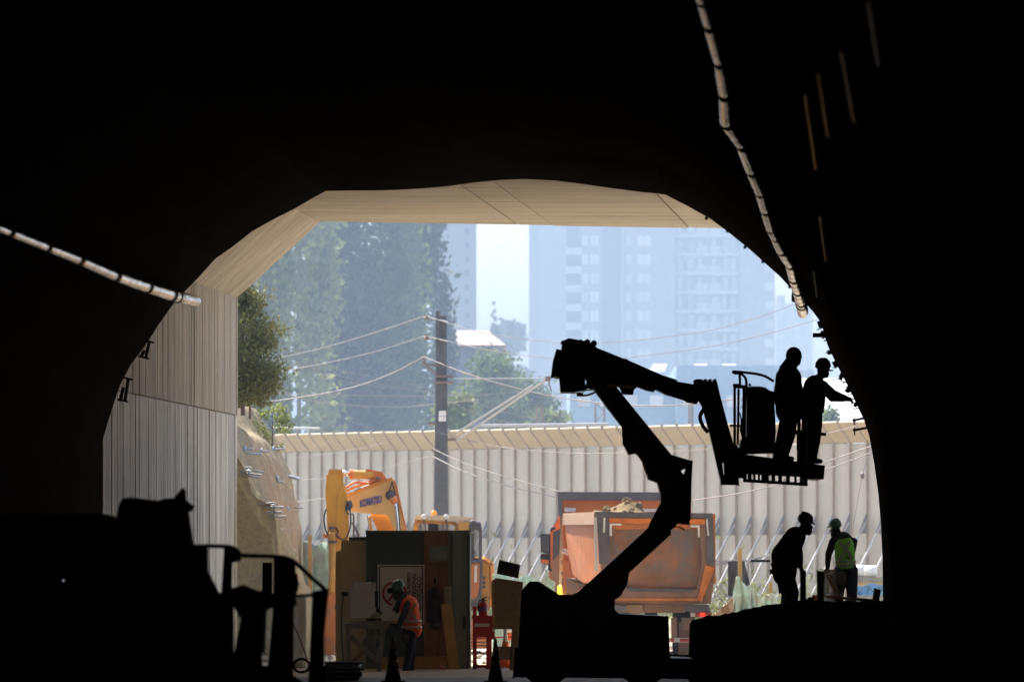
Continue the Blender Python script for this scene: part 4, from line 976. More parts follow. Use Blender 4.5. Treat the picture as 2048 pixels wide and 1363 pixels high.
for x in (340, 375, 412, 446, 492, 555, 600, 612, 660, 672, 722, 770, 800):
    m = MB(); y = 1180 + (x - 335) * .057; w_ = .05 if x in (340, 375, 555, 770, 800) else .03; 
    if x in (355, 492, 590): w_ = .1
    m.box(P(*A6((x, y))[0], DL - .44), (w_ * 1.2, .03, .19)); m.build('sill_web', 'lift_paint', bl)
part('control_console', A6((352, 505), (470, 515), (560, 540), (575, 850), (560, 1000), (300, 1005), (318, 900), (352, 880), (355, 700)), DL - .35, .6, hole=None)
for (pts, r) in (([(262, 490), (262, 940)], 2.2), ([(250, 492), (300, 492)], 2.5), ([(292, 520), (285, 940)], 2), ([(335, 510), (330, 900)], 3.), ([(225, 795), (345, 800)], 2.), ([(262, 940), (300, 1000)], 2.5), ([(320, 650), (345, 690)], 2), ([(300, 700), (318, 760), (305, 830), (322, 880)], 1.2), ([(312, 740), (322, 900)], 1.5), ([(262, 500), (345, 505)], 3)):
    m = MB(); m.path([P(*q, DL - .3) for q in A6(*pts)], r / S(DL) * 1.3, 7); m.build('basket_frame', 'lift_paint', bl)
for i, pts in enumerate(([(300, 402), (262, 400), (264, 388), (460, 413), (560, 462)], [(300, 400), (304, 500)], [(310, 402), (345, 440), (354, 505)], [(385, 508), (480, 514), (530, 548)], [(378, 480), (376, 500)])):
    m = MB(); m.path(interp([P(*q, DL - .3) for q in A6(*pts)], 4), 2.0 / S(DL) * 1.3, 8); m.build('handrail', 'lift_paint', bl)
    if i == 0:
        m = MB(); m.path(interp([P(*q, DL + .55) for q in A6(*pts)], 4), 2.0 / S(DL) * 1.3, 8); m.build('handrail', 'lift_paint', bl)
for (pts, r) in (([(752, 640), (746, 1075)], 2.8), ([(690, 838), (955, 864)], 2.6), ([(730, 548), (752, 600)], 2), ([(742, 660), (712, 830)], 1.2), ([(700, 855), (760, 860)], 1.6)):
    m = MB(); m.path([P(*q, DL - .36) for q in A6(*pts)], r / S(DL) * 1.3, 7); m.build('basket_frame', 'lift_paint', bl)
part('kick_plate', A6((738, 840), (800, 846), (800, 980), (735, 976)), DL - .38, .03)
part('tool_tray', A6((940, 1100), (945, 1098), (937, 1200), (815, 1196), (815, 1180), (900, 1180)), DL - .45, .1)

# ------------------------------------------------------------------ mound inside the tunnel, right
DM = 66.
mt = [(1386, 1400), (1387, 1262), (1388, 1243), (1400, 1238), (1440, 1234), (1475, 1226), (1510, 1217), (1545, 1211), (1570, 1206), (1600, 1203), (1660, 1204), (1720, 1204), (1790, 1202), (1860, 1200)]
vs = []; xs_ = np.linspace(1386, 1875, 90); NJ = 19
tx = [p[0] for p in mt[2:]]; ty = [p[1] for p in mt[2:]]
for j in range(NJ):
    d = DM + j * .75
    for i, x in enumerate(xs_):
        p = P(x, np.interp(x, tx, ty), DM); z = p.z; p = P(x, 0, d)
        z -= max(0, j - 4) * .035
        z += .035 * mnoise.noise(Vector((p.x * 6, d * 2, 1))) + .03 * mnoise.noise(Vector((p.x * 17, d * 5, 4)))
        vs.append((p.x + .1 * mnoise.noise(Vector((d, 3, 1))) * (i < 3), d, z))
W_ = len(xs_)
fs = [(j * W_ + i, j * W_ + i + 1, (j + 1) * W_ + i + 1, (j + 1) * W_ + i) for j in range(NJ - 1) for i in range(W_ - 1)]
b0 = len(vs); vs += [(vs[i][0] - .02 * (i == 0), vs[i][1] - .05, -.05) for i in range(W_)]
fs += [(b0 + i, b0 + i + 1, i + 1, i) for i in range(W_ - 1)]
b1 = len(vs); vs += [(vs[j * W_][0] - .03, vs[j * W_][1], -.05) for j in range(NJ)]
fs += [(b1 + j + 1, b1 + j, j * W_, (j + 1) * W_) for j in range(NJ - 1)]
b2 = len(vs); vs += [(vs[(NJ - 1) * W_ + i][0], DM + 12, -.05) for i in range(W_)]
fs += [((NJ - 1) * W_ + i, (NJ - 1) * W_ + i + 1, b2 + i + 1, b2 + i) for i in range(W_ - 1)]
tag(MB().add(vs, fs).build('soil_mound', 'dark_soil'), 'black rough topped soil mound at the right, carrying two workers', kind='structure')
# ------------------------------------------------------------------ excavator
E5 = reg(620, 900, 5.389); DX = 95.0
ex = thing('excavator', P(800, HZ + EYE * S(DX), DX), 'yellow excavator with raised boom behind the green site hut', 'excavator')
def xp(name, poly, d, t, m='yellow_paint', parent=None, hole=None, bevel=.012, rg=E5):
    return MB().prism(rg(*poly), d, t, rg(*hole) if hole else None).build(name, m, parent or ex, bevel=bevel)
def xt(name, pts, d, rpx, m='hose', parent=None, n=10, rg=E5, sm=True):
    q = [P(x, y, d if not hasattr(d, '__len__') else d[i]) for i, (x, y) in enumerate(rg(*pts))]
    if len(q) > 2: q = interp(q, 5)
    return MB().path(q, rpx / S(DX), n).build(name, m, parent or ex, smooth=sm)
# stick: a box whose broad side faces left-front
stick = xp('stick', [(178, 280), (208, 262), (345, 262), (352, 330), (372, 430), (398, 520), (412, 680), (412, 900), (404, 1100), (390, 1300), (360, 1560), (205, 1560), (203, 1100), (190, 900), (178, 640), (165, 450)], DX - 1.6, .42, bevel=.03)
xp('stick_top', [(185, 275), (212, 208), (340, 208), (348, 262), (345, 275)], DX - 1.56, .34, 'yellow_paint')
xp('side_plate', [(292, 560), (310, 470), (352, 330), (372, 430), (398, 520), (412, 680), (408, 900), (372, 950), (300, 880), (288, 790)], DX - 1.63, .02, 'yellow_paint')
xt('bucket_cylinder', [(243, 880), (243, 1000), (240, 1290), (225, 1560)], DX - 1.72, 6.5, 'yellow_dirty')
xt('cylinder_collar', [(243, 975), (243, 1000)], DX - 1.72, 9, 'steel_blue', sm=False)
xt('cylinder_collar', [(236, 820), (236, 850)], DX - 1.72, 6, 'steel_blue', sm=False)
xt('pivot_boss', [(272, 905), (320, 945)], DX - 1.7, 3, 'orange_paint')
xp('boom', [(402, 492), (480, 462), (660, 385), (880, 302), (905, 325), (940, 420), (985, 640), (1042, 870), (1120, 1300), (1000, 1320), (910, 880), (872, 770), (845, 715), (815, 690), (680, 682), (430, 660), (408, 600)], DX - .7, .5, 'yellow_dust_glare')
xp('boom_edge', [(905, 318), (935, 372), (985, 600), (1048, 868), (1125, 1300), (1112, 1300), (1030, 868), (968, 600), (915, 380)], DX - .74, .06, 'orange_paint')
xp('boom_rear_leg', [(655, 684), (850, 684), (905, 870), (980, 1200), (800, 1200), (728, 870)], DX - .1, .4, 'yellow_paint')
xp('boom_top_plate', [(380, 480), (480, 440), (660, 365), (878, 296), (884, 310), (660, 392), (480, 468), (400, 500)], DX - .72, .56, 'yellow_paint')
xt('boom_pipe', [(370, 450), (470, 400), (560, 370), (740, 330)], DX - .5, 2.6, 'yellow_paint')
xt('boom_pipe', [(372, 410), (490, 340), (560, 350), (610, 345)], DX - .5, 2.4, 'orange_paint')
xt('boom_pipe', [(480, 452), (660, 372), (840, 312)], DX - .6, 3., 'steel_blue')
xt('stick_cylinder', [(430, 258), (560, 262), (730, 272)], DX - .8, 8.6, 'yellow_paint', n=14)
xt('cylinder_collar', [(428, 258), (466, 259)], DX - .8, 10, 'orange_paint', n=14, sm=False)
xt('cylinder_rod', [(338, 236), (435, 258)], DX - .8, 4.6, 'chrome', n=12)
xp('cylinder_bracket', [(690, 225), (775, 232), (822, 308), (760, 325), (700, 322), (640, 345), (620, 330), (700, 300)], DX - .9, .36, 'orange_paint')
xp('cylinder_bracket', [(612, 205), (690, 215), (720, 245), (600, 235)], DX - .86, .2, 'orange_paint')
for x in (722, 745): xt('cylinder_clamp', [(x, 285), (x - 4, 318)], DX - .95, 1.6, 'steel_blue')
xt('boom_cylinder', [(915, 540), (950, 880), (980, 1200)], DX - .95, 3.6, 'chrome')
xt('boom_cylinder', [(632, 690), (655, 870), (690, 1200)], DX + .25, 4., 'chrome')
xt('cylinder_head', [(892, 505), (915, 570)], DX - .95, 7.5, 'orange_paint')
xt('boom_pin', [(865, 470), (870, 482)], [DX - .8, DX - .74], 8.5, 'steel_blue')
for q in ([(885, 335), (860, 420), (830, 470)], [(885, 335), (905, 420), (925, 490)], [(850, 440), (820, 470), (835, 520), (880, 520)], [(948, 580), (958, 700), (972, 870)]): xt('hose', q, DX - .78, 1.2)
for q in ([(178, 630), (155, 690), (152, 770), (170, 860), (195, 905)], [(400, 545), (425, 620), (440, 740), (425, 860), (370, 960), (310, 940), (272, 905)], [(405, 575), (385, 610), (395, 660), (420, 690)], [(275, 830), (300, 870), (290, 900)]): xt('hose', q, DX - 1.75, 1.5)
xp('hose_bracket', [(395, 560), (440, 540), (460, 600), (430, 640), (400, 640)], DX - 1.7, .08, 'steel_blue')
xt('step_rail', [(430, 690), (468, 700), (470, 930)], DX + .3, 1.8, 'steel_blue'); xt('step_rail', [(455, 775), (520, 900), (520, 940)], DX + .3, 2.2, 'steel_blue')
xp('work_lamp', [(145, 905), (180, 905), (185, 938), (148, 938)], DX - 1.7, .1, 'orange_paint')
u_ = (P(*E5((700, 500))[0], DX - .705) - P(*E5((540, 538))[0], DX - .705)).normalized()
text_mesh('lettering', 'KOMATSU', .21, 'blue_ink', P(*E5((538, 612))[0], DX - .712), u_, (-.02, 0, 1), ex, bold=.012, sx=.50)
# cab
cabp = [(1118, 870), (1118, 800), (1140, 745), (1160, 735), (1600, 742), (1640, 760), (1790, 770), (1835, 800), (1838, 1180), (1850, 1700), (1118, 1700)]
cab = xp('cab', [(1112, 860), (1116, 800), (1135, 752), (1560, 762), (1600, 770), (1600, 1700), (1112, 1700)], DX + .2, 1.5, 'yellow_dirty', hole=[(1150, 870), (1160, 800), (1185, 782), (1530, 792), (1560, 820), (1560, 1300), (1150, 1300)])
m = MB(); m.prism(E5((1130, 745), (1128, 720), (1150, 702), (1250, 700), (1560, 706), (1740, 722), (1780, 745), (1770, 762), (1620, 770), (1590, 790), (1560, 765)), DX + .1, 1.7); m.build('roof', 'cab_roof_sunlit', cab, bevel=.08, seg=3)
xp('windscreen', [(1155, 1300), (1155, 800), (1180, 784), (1535, 794), (1555, 820), (1555, 1300)], DX + .9, .02, 'clear_glass', cab)
xp('seat', [(1280, 790), (1375, 800), (1380, 1100), (1280, 1100)], DX + .7, .15, 'cloth_dark', cab)
for x in (1190, 1245, 1430, 1480): xt('window_guard', [(x, 790), (x - 3, 1250)], DX + .17, 1.0, 'steel_blue', cab)
xp('cab_side', [(1602, 800), (1680, 765), (1800, 775), (1838, 810), (1842, 1150), (1850, 1700), (1602, 1700)], DX + .05, .9, 'steel_blue', cab, hole=[(1760, 860), (1790, 850), (1822, 870), (1826, 1150), (1800, 1180), (1765, 1170)])
xp('door_window', [(1756, 850), (1826, 850), (1828, 1185), (1756, 1185)], DX + .3, .02, 'clear_glass', cab)
xp('cab_post', [(1600, 770), (1722, 765), (1722, 1700), (1600, 1700)], DX + .0, .06, 'yellow_dirty', cab, hole=[(1625, 860), (1700, 855), (1705, 1250), (1625, 1250)])
xp('door_panel', [(1726, 1200), (1826, 1190), (1830, 1540), (1800, 1620), (1726, 1630)], DX + .01, .05, 'rust_orange', cab)
xt('door_frame', [(1726, 1230), (1732, 800), (1800, 785), (1834, 820), (1838, 1120), (1825, 1180), (1780, 1195), (1726, 1195)], DX + .0, 3., 'steel_blue', cab)
xt('door_frame', [(1745, 1205), (1838, 1200), (1846, 1300), (1836, 1520), (1800, 1600), (1740, 1620)], DX + .0, 3., 'steel_blue', cab)
xp('door_reflection_strip', [(1775, 1240), (1800, 1240), (1798, 1420), (1772, 1420)], DX - .01, .012, 'white_reflect', cab)
for x in (1226, 1468):
    c = P(*E5((x, 715))[0], DX + .02); m = MB(); m.path([c, c + Vector((0, .02, 0)), c + Vector((0, .12, 0))], [.045, .062, .05], 12); m.build('work_lamp', 'lamp_white', cab)
    m = MB(); m.tube(c + Vector((0, .06, -.02)), c + Vector((0, .06, -.17)), .02, n=6); m.build('lamp_stay', 'steel_blue', cab)
c = P(*E5((1338, 700))[0], DX + .7); m = MB(); m.path([c + Vector((0, 0, z)) for z in (-.03, 0, .08, .11)], [.06, .065, .06, .03], 12); m.build('beacon', 'amber_dull', cab)
# counterweight and upper body
B3 = reg(600, 900, 2.944)
xp('counterweight', [(1000, 640), (1085, 640), (1122, 665), (1127, 800), (1120, 905), (1000, 905)], DX + .6, 1.6, 'yellow_paint', rg=B3, bevel=.06)
xp('counterweight', [(1002, 858), (1118, 862), (1110, 935), (1002, 935)], DX + .55, 1.5, 'yellow_dirty', rg=B3, bevel=.03)
for y in (745, 772, 800): xp('vent', [(1072, y), (1090, y - 1), (1090, y + 10), (1072, y + 10)], DX + .58, .03, 'steel_blue', rg=B3)
xp('engine_body', [(300, 700), (1000, 690), (1000, 920), (300, 920)], DX + .4, 2.4, 'yellow_dirty', rg=B3)
for x0, x1, dd in ((640, 735, -1.4), (860, 960, 1.6)):
    pass
for sgn, x0, x1 in ((0, 655, 702), (1, 930, 975)):
    m = MB(); c = P((x0 + x1) / 2, 1270, DX); pts = [(-1.6, .42), (-1.3, .12), (1.3, .12), (1.6, .42), (1.3, .78), (-1.3, .78)]
    w = .26; vs = [(c.x - w, DX + y, z) for y, z in pts] + [(c.x + w, DX + y, z) for y, z in pts]
    m.add(vs, [(0, 1, 2, 3, 4, 5), (11, 10, 9, 8, 7, 6)] + [((i + 1) % 6, i, i + 6, (i + 1) % 6 + 6) for i in range(6)]); tk = m.build('track', 'steel_brown', ex, bevel=.05)
    for k in range(8):
        m = MB(); m.box((c.x, DX - 1.64 + .03 * abs(k - 4), .16 + k * .075), (.56, .06, .045)); m.build('track_shoe', 'rust_orange', tk)
m = MB(); m.prism([(650, 1195), (668, 1188), (684, 1200), (680, 1250), (672, 1312), (652, 1305), (648, 1240)], DX - 2.0, 1.0); m.build('bucket', 'rust_orange', ex, bevel=.04)

# ------------------------------------------------------------------ tipper truck
T5 = reg(1000, 960, 3.382); DT_ = 90.0
tk = thing('tipper_truck', P(1310, HZ + EYE * S(DT_), DT_), 'orange tipper truck seen from behind with soil in its rusty bed', 'truck')
def tp(name, poly, d, t, m, parent=None, hole=None, bevel=.012): return MB().prism(T5(*poly), d, t, T5(*hole) if hole else None).build(name, m, parent or tk, bevel=bevel)
# tailgate: raised frame with recessed centre and canted lower corners
G_ = [(655, 214), (1437, 226), (1446, 420), (1456, 590), (1438, 760), (1425, 834), (1250, 838), (780, 828), (710, 700), (682, 590), (668, 420)]
G2 = [(742, 300), (1352, 300), (1358, 450), (1366, 560), (1330, 735), (1300, 742), (860, 738), (790, 650), (752, 560), (746, 420)]
gate = tp('tailgate_frame', G_, DT_, .2, 'steel_brown', hole=G2)
tp('tailgate_plate', [(735, 292), (1360, 292), (1372, 565), (1335, 745), (855, 745), (745, 565)], DT_ + .12, .06, 'gate_plate', gate)
tp('gate_rail', [(650, 212), (1438, 222), (1438, 252), (655, 248)], DT_ - .04, .06, 'steel_blue', gate)
tp('gate_lip', [(722, 256), (1400, 262), (1384, 296), (742, 290)], DT_ - .02, .12, 'orange_paint', gate)
for x0, x1 in ((660, 735), (1390, 1440)):
    tp('gate_stile', [(x0, 250), (x1, 250), (x1 + 6, 560), (x0 + 14, 560)], DT_ - .03, .05, 'steel_blue', gate)
for poly in ([(742, 300), (776, 330), (772, 560), (850, 700), (880, 712), (860, 740), (790, 650), (752, 560), (746, 420)], [(742, 300), (1352, 300), (1330, 326), (776, 330)], [(1352, 300), (1358, 450), (1368, 560), (1335, 735), (1310, 715), (1338, 560), (1330, 326)]):
    tp('inner_bevel', poly, DT_ + .1, .015, 'rust_orange' if len(poly) == 4 else 'steel_brown', gate)
for poly in ([(700, 252), (713, 252), (709, 352), (696, 352)], [(742, 292), (822, 292), (822, 304), (757, 304), (757, 375), (742, 375)], [(1395, 262), (1404, 262), (1414, 372), (1403, 374)], [(1290, 302), (1350, 304), (1352, 382), (1340, 382), (1336, 318), (1290, 314)]):
    tp('reflective_tape', poly, DT_ - .045, .012, 'white_reflect', gate)
tp('gate_corner', [(1392, 575), (1452, 590), (1360, 810), (1330, 812), (1352, 740)], DT_ - .035, .04, 'rust_orange', gate)
tp('gate_corner', [(1440, 620), (1452, 600), (1362, 820), (1348, 815)], DT_ - .05, .03, 'orange_paint', gate)
tp('gate_sill', [(770, 740), (1340, 740), (1335, 790), (1000, 796), (780, 792)], DT_ - .03, .05, 'steel_brown', gate)
tp('gate_sill', [(775, 796), (1350, 796), (1345, 812), (780, 812)], DT_ - .05, .04, 'rust_orange', gate)
tp('gate_trough', [(860, 728), (1320, 738), (1300, 756), (880, 750)], DT_ - .04, .03, 'steel_blue', gate)
for x in (830, 1190, 1245): tp('gate_hook', [(x, 270), (x + 14, 270), (x + 10, 330), (x + 2, 325)], DT_ - .06, .03, 'rust_orange', gate)
text_mesh('lettering', 'PELIGRO', .045, 'white_reflect', P(*T5((692, 240))[0], DT_ - .044), (1, 0, -.02), (0, 0, 1), gate) if False else None
# bed: left side runs forwards to the headboard
bedL0, bedL1 = [P(x, y, DT_ + .2) for x, y in T5((655, 214), (700, 720))]
def q3(name, pts, m, parent=None, th=(0.06, 0, 0)):
    th = Vector(th); v = [Vector(p) for p in pts]; v2 = [p + th for p in v]; n = len(v)
    return MB().add(v + v2, [tuple(range(n)), tuple(range(2 * n - 1, n - 1, -1))] + [((i + 1) % n, i, i + n, (i + 1) % n + n) for i in range(n)]).build(name, m, parent or tk)
DH = 96.5
sideL = q3('bed_side', [P(*T5((650, 222))[0], DT_ + .2), P(*T5((436, 300))[0], DH), P(*T5((470, 620))[0], DH), P(*T5((560, 690))[0], DT_ + 3.2), P(*T5((690, 690))[0], DT_ + .2)], 'side_orange')
q3('side_rail', [P(*T5((654, 214))[0], DT_ + .15), P(*T5((434, 222))[0], DH), P(*T5((434, 300))[0], DH), P(*T5((648, 300))[0], DT_ + .15)], 'dusty_tan', th=(-.05, 0, 0))
tp('corner_post', [(636, 250), (655, 250), (664, 615), (642, 615)], DT_ + .12, .1, 'white_reflect')
q3('bed_side', [P(*T5((1437, 226))[0], DT_ + .2), P(*T5((1300, 250))[0], DH), P(*T5((1300, 640))[0], DH), P(*T5((1440, 700))[0], DT_ + .2)], 'rust_orange')
tp('bed_floor', [(690, 640), (1440, 640), (1430, 760), (700, 760)], DT_ + .22, .3, 'rust_orange')
q3('bed_floor', [P(*T5((700, 700))[0], DT_ + .22), P(*T5((1430, 700))[0], DT_ + .22), P(*T5((1300, 640))[0], DH), P(*T5((480, 640))[0], DH)], 'rust_orange', th=(0, 0, -.1))
hb = tp('headboard', [(420, 130), (1290, 130), (1292, 640), (436, 640)], DH, .08, 'orange_paint')
tp('headboard_rail', [(392, 78), (1292, 82), (1292, 134), (424, 132), (416, 235), (398, 235)], DH - .1, .3, 'steel_blue', hb)
tp('headboard_light_rail', [(440, 186), (510, 188), (508, 208), (440, 208)], DH - .12, .06, 'white_reflect', hb); tp('headboard_light_rail', [(925, 192), (1080, 194), (1060, 210), (925, 208)], DH - .12, .06, 'white_reflect', hb)
# load
m = MB(); vs = []; NX, NY = 46, 26; random.seed(2)
for j in range(NY):
    v = j / (NY - 1); d = DT_ + .4 + v * 5.6
    xl = np.interp(v, [0, 1], [P(*T5((690, 0))[0], DT_).x, P(*T5((450, 0))[0], DH).x]); xr = np.interp(v, [0, 1], [P(*T5((1430, 0))[0], DT_).x, P(*T5((1290, 0))[0], DH).x])
    for i in range(NX):
        u = i / (NX - 1); x = xl + (xr - xl) * u
        g1 = math.exp(-((u - .36) / .2) ** 2) * 1.0 + math.exp(-((u - .08) / .1) ** 2) * .5
        z = 2.72 + .62 * g1 * math.exp(-((v - .45) / .3) ** 2)
        z += .1 * mnoise.noise(Vector((x * 3, d * 2, 2))) + .07 * mnoise.noise(Vector((x * 8, d * 6, 1)))
        vs.append((x, d, z))
m.add(vs, [(j * NX + i, j * NX + i + 1, (j + 1) * NX + i + 1, (j + 1) * NX + i) for j in range(NY - 1) for i in range(NX - 1)])
for i in range(60):
    u, v = random.uniform(.15, .62), random.uniform(.2, .7); k = int(v * (NY - 1)) * NX + int(u * (NX - 1)); r = random.uniform(.04, .1); ellipsoid(m, Vector(vs[k]), (r, r, r * .8), (1, 2, random.random()), 6, 4)
tag(m.build('soil_load', 'soil'), 'heap of brown soil lying in the truck bed', 'soil')
# cab
DC = 97.2
cb = tp('cab', [(345, 400), (352, 340), (372, 315), (410, 240), (470, 225), (1290, 225), (1292, 770), (345, 770)], DC, 2.2, 'orange_paint', bevel=.05)
tp('cab_window', [(362, 350), (405, 330), (405, 520), (358, 540)], DC - .02, .03, 'glass', cb)
tp('cab_pillar', [(400, 110), (418, 105), (430, 300), (424, 720), (400, 720), (408, 300)], DC - .6, .1, 'chrome', cb)
tp('cab_guard', [(395, 80), (418, 84), (420, 230), (398, 236)], DC - .7, .12, 'galv', cb)
tp('cab_edge', [(350, 560), (398, 500), (398, 770), (345, 770)], DC - .04, .04, 'dusty_tan', cb)
for y0, y1, mm in ((365, 492, 'black_metal'), (500, 566, 'black_metal')):
    tp('mirror', [(274, y0 + 8), (284, y0), (338, y0), (342, y0 + 10), (338, y1 - 6), (330, y1), (276, y1 - 8)], DC - .5, .14, mm, cb, bevel=.03)
tp('mirror_glass', [(284, 372), (332, 372), (330, 484), (284, 480)], DC - .52, .02, 'glass', cb); tp('mirror_glass', [(280, 534), (328, 540), (326, 562), (280, 556)], DC - .52, .02, 'orange_paint', cb)
m = MB(); m.path([P(*q, DC - .45) for q in T5((345, 345), (352, 325), (375, 322))], .03, 7); m.path([P(*q, DC - .45) for q in T5((330, 560), (335, 600), (350, 612))], .03, 7); m.build('mirror_arm', 'black_metal', cb)
m = MB(); m.path([P(*q, DC - .9) for q in T5((425, 475), (460, 490), (485, 505))], .055, 9); ex_ = m.build('intake_pipe', 'galv', tk)
tp('intake_cap', [(485, 482), (555, 492), (552, 522), (485, 514)], DC - 1.1, .16, 'cloth_dark', ex_)
for x0, y0, x1, y1 in ((418, 540, 436, 560), (418, 620, 434, 640), (420, 660, 432, 720), (440, 540, 470, 640)): tp('side_fitting', [(x0, y0), (x1, y0), (x1, y1), (x0, y1)], DC - .8, .2, 'dusty_tan' if x0 < 430 else 'rust_orange')
tp('ladder', [(425, 540), (470, 545), (490, 640), (520, 700), (470, 740), (430, 740)], DC - 1.2, .3, 'rust_orange'); tp('fuel_tank', [(480, 690), (620, 690), (620, 790), (480, 790)], DT_ + 4, 1.2, 'steel_brown', bevel=.1)
# chassis and running gear
tp('chassis', [(780, 838), (1250, 842), (1250, 890), (780, 890)], DT_ + .1, 6.5, 'steel_brown')
tp('underrun_beam', [(840, 842), (960, 842), (970, 880), (930, 910), (860, 890)], DT_ + .05, .3, 'dusty_tan')
tp('mudguard', [(1255, 845), (1412, 848), (1418, 882), (1256, 880)], DT_ - .1, .7, 'steel_blue', bevel=.02); tp('mudguard', [(760, 845), (850, 848), (850, 880), (760, 880)], DT_ - .1, .7, 'steel_blue', bevel=.02)
tl = tp('tail_lamp', [(1288, 890), (1430, 892), (1430, 922), (1290, 922)], DT_ - .05, .12, 'steel_blue')
for x0, x1, mm in ((1292, 1318, 'white_reflect'), (1322, 1352, 'red_glass'), (1354, 1386, 'red_lamp'), (1390, 1424, 'red_glass')): tp('lamp_lens', [(x0, 895), (x1, 895), (x1, 918), (x0, 918)], DT_ - .06, .02, mm, tl)
tp('lamp_bracket', [(1230, 930), (1310, 932), (1310, 1010), (1232, 1005)], DT_, .06, 'steel_brown')
tp('bumper', [(1000, 1066), (1306, 1066), (1306, 1092), (1000, 1092)], DT_ - .1, .1, 'white_reflect')
for x0, x1, mm in ((1158, 1176, 'red_reflect'), (1218, 1290, 'red_reflect'), (1080, 1130, 'red_reflect')): tp('bumper_marking', [(x0, 1070), (x1, 1070), (x1, 1088), (x0, 1088)], DT_ - .115, .016, mm)
tp('axle_post', [(1160, 930), (1196, 930), (1196, 1065), (1162, 1065)], DT_ + .02, .1, 'steel_brown')
for x0, x1 in ((770, 890), (1200, 1330)):
    for dd in (1.1, 2.5):
        a, b_ = P(*T5((x0, 0))[0], DT_), P(*T5((x1, 0))[0], DT_); c0, c1 = Vector((a.x, DT_ + dd, .52)), Vector((b_.x, DT_ + dd, .52)); u = (c1 - c0)
        m = MB(); m.path([c0, c0 + u * .04, c0 + u * .46, c0 + u * .5, c0 + u * .54, c0 + u * .96, c1], [.46, .52, .52, .44, .52, .52, .46], 26); w_o = m.build('wheel', 'rubber', tk)
        m = MB(); m.path([c0 - u * .02, c0 + u * .03], .3, 16); m.build('rim', 'steel_brown', w_o)
    tp('mud_flap', [(x0 + 10, 960), (x1, 960), (x1, 1200), (x0 + 10, 1200)], DT_ + .42, .02, 'steel_brown')
c0 = P(*T5((360, 0))[0], DC + 1); c0.z = .5
for k in (0, 1):
    c = Vector((c0.x + .15 + k * 2.1, DC + 1, .52)); m = MB(); m.path([c - Vector((.14, 0, 0)), c + Vector((.14, 0, 0))], .52, 24); m.build('wheel', 'rubber', tk)

# ------------------------------------------------------------------ site hut and the things around it
DS = 79.4
hut = thing('site_hut', P(840, HZ + EYE * S(DS), DS), 'low site hut of dark green board, plywood and a pale green door', 'hut')
def rect(x0, y0, x1, y1): return [(x0, y0), (x1, y0), (x1, y1), (x0, y1)]
def sp(name, poly, d, t, m, parent=hut, bevel=.006, hole=None): return MB().prism(poly, d, t, hole).build(name, m, parent, bevel=bevel)
GB = HZ + EYE * S(DS)
sp('front_board', [(733, 1063), (848, 1062), (848, GB), (733, GB)], DS, .06, 'green_board')
sp('plywood_sheet', [(848.5, 1062), (898, 1062), (898, GB), (848.5, GB)], DS - .01, .05, 'plywood')
sp('corner_batten', rect(896, 1064, 904, GB), DS - .05, .06, 'green_door')
dr = sp('door', [(904.5, 1062), (937, 1062), (941, GB), (904.5, GB)], DS - .06, .05, 'green_door')
sp('door_batten', rect(902.5, 1066, 905, GB - 2), DS - .09, .03, 'sign_black', dr); sp('door_batten', rect(934, 1066, 938, GB - 2), DS - .09, .03, 'green_board', dr)
sp('door_handle', rect(926, 1232, 930, 1255), DS - .12, .06, 'black_metal', dr)
m = MB(); a, b = P(733, 1062, DS), P(941, 1062, DS); m.box(((a.x + b.x) / 2, DS + 1.2, a.z / 2), (b.x - a.x - .02, 2.2, a.z - .06)); m.build('hut_body', 'green_board', hut)
m = MB(); m.box(((a.x + b.x) / 2, DS + 1.15, a.z + .005), (b.x - a.x + .04, 2.35, .03)); m.build('roof', 'timber_grey', hut)
sp('green_patch', [(890, 1172), (904, 1172), (904, 1208), (893, 1208), (888, 1200)], DS - .1, .03, 'net_green')
sp('plywood_joint', rect(876, 1064, 877, GB), DS - .018, .01, 'sign_black')
sp('wall_shelf', rect(852, 1131, 901, 1134), DS - .1, .1, 'timber_grey')
fr = sp('framed_panel', [(858, 1092), (896, 1090), (899, 1121), (860, 1124)], DS - .06, .05, 'timber_grey'); sp('panel_glass', [(861, 1095), (894, 1094), (896, 1118), (863, 1120)], DS - .07, .02, 'green_door', fr)
sg = sp('warning_sign', rect(755, 1128, 849, 1248), DS - .06, .02, 'sign_white', None) if False else None
sg = MB().prism(rect(755, 1128, 849, 1248), DS - .05, .025).build('warning_sign', 'sign_white'); tag(sg, 'white warning sign with a red crossed circle and sideways writing on the hut', 'sign')
for poly in (rect(758, 1131, 846, 1133), rect(758, 1243, 846, 1245), rect(758, 1133, 760, 1243), rect(844, 1133, 846, 1243)): sp('border', poly, DS - .056, .008, 'sign_black', sg, 0)
cx_, cy_ = 789, 1186; ring = [(cx_ + 25 * math.cos(t), cy_ + 25 * math.sin(t)) for t in np.linspace(0, 2 * math.pi, 40)[:-1]]; rin = [(cx_ + 20.5 * math.cos(t), cy_ + 20.5 * math.sin(t)) for t in np.linspace(0, 2 * math.pi, 40)[:-1]]
sp('prohibition_ring', ring, DS - .06, .012, 'sign_red', sg, 0, hole=rin); sp('prohibition_bar', [(773, 1202), (776, 1205), (805, 1170), (802, 1167)], DS - .059, .01, 'sign_red', sg, 0)
for body, x, y, sz, s_ in (('PROHIBIDO EL INGRESO', 820.5, 1191, .086, .84), ('SOLO PERSONAL', 832, 1191, .115, .9), ('AUTORIZADO', 843, 1191, .115, .86)):
    text_mesh('lettering', body, sz, 'sign_black', P(x, y - 4, DS - .054), (0, 0, 1), (-1, 0, 0), sg, bold=.003, sx=s_, align='CENTER')
def one(name, poly, d, t, m, label, cat, bevel=.006, hole=None, group=None): return tag(MB().prism(poly, d, t, hole).build(name, m, bevel=bevel), label, cat, group)
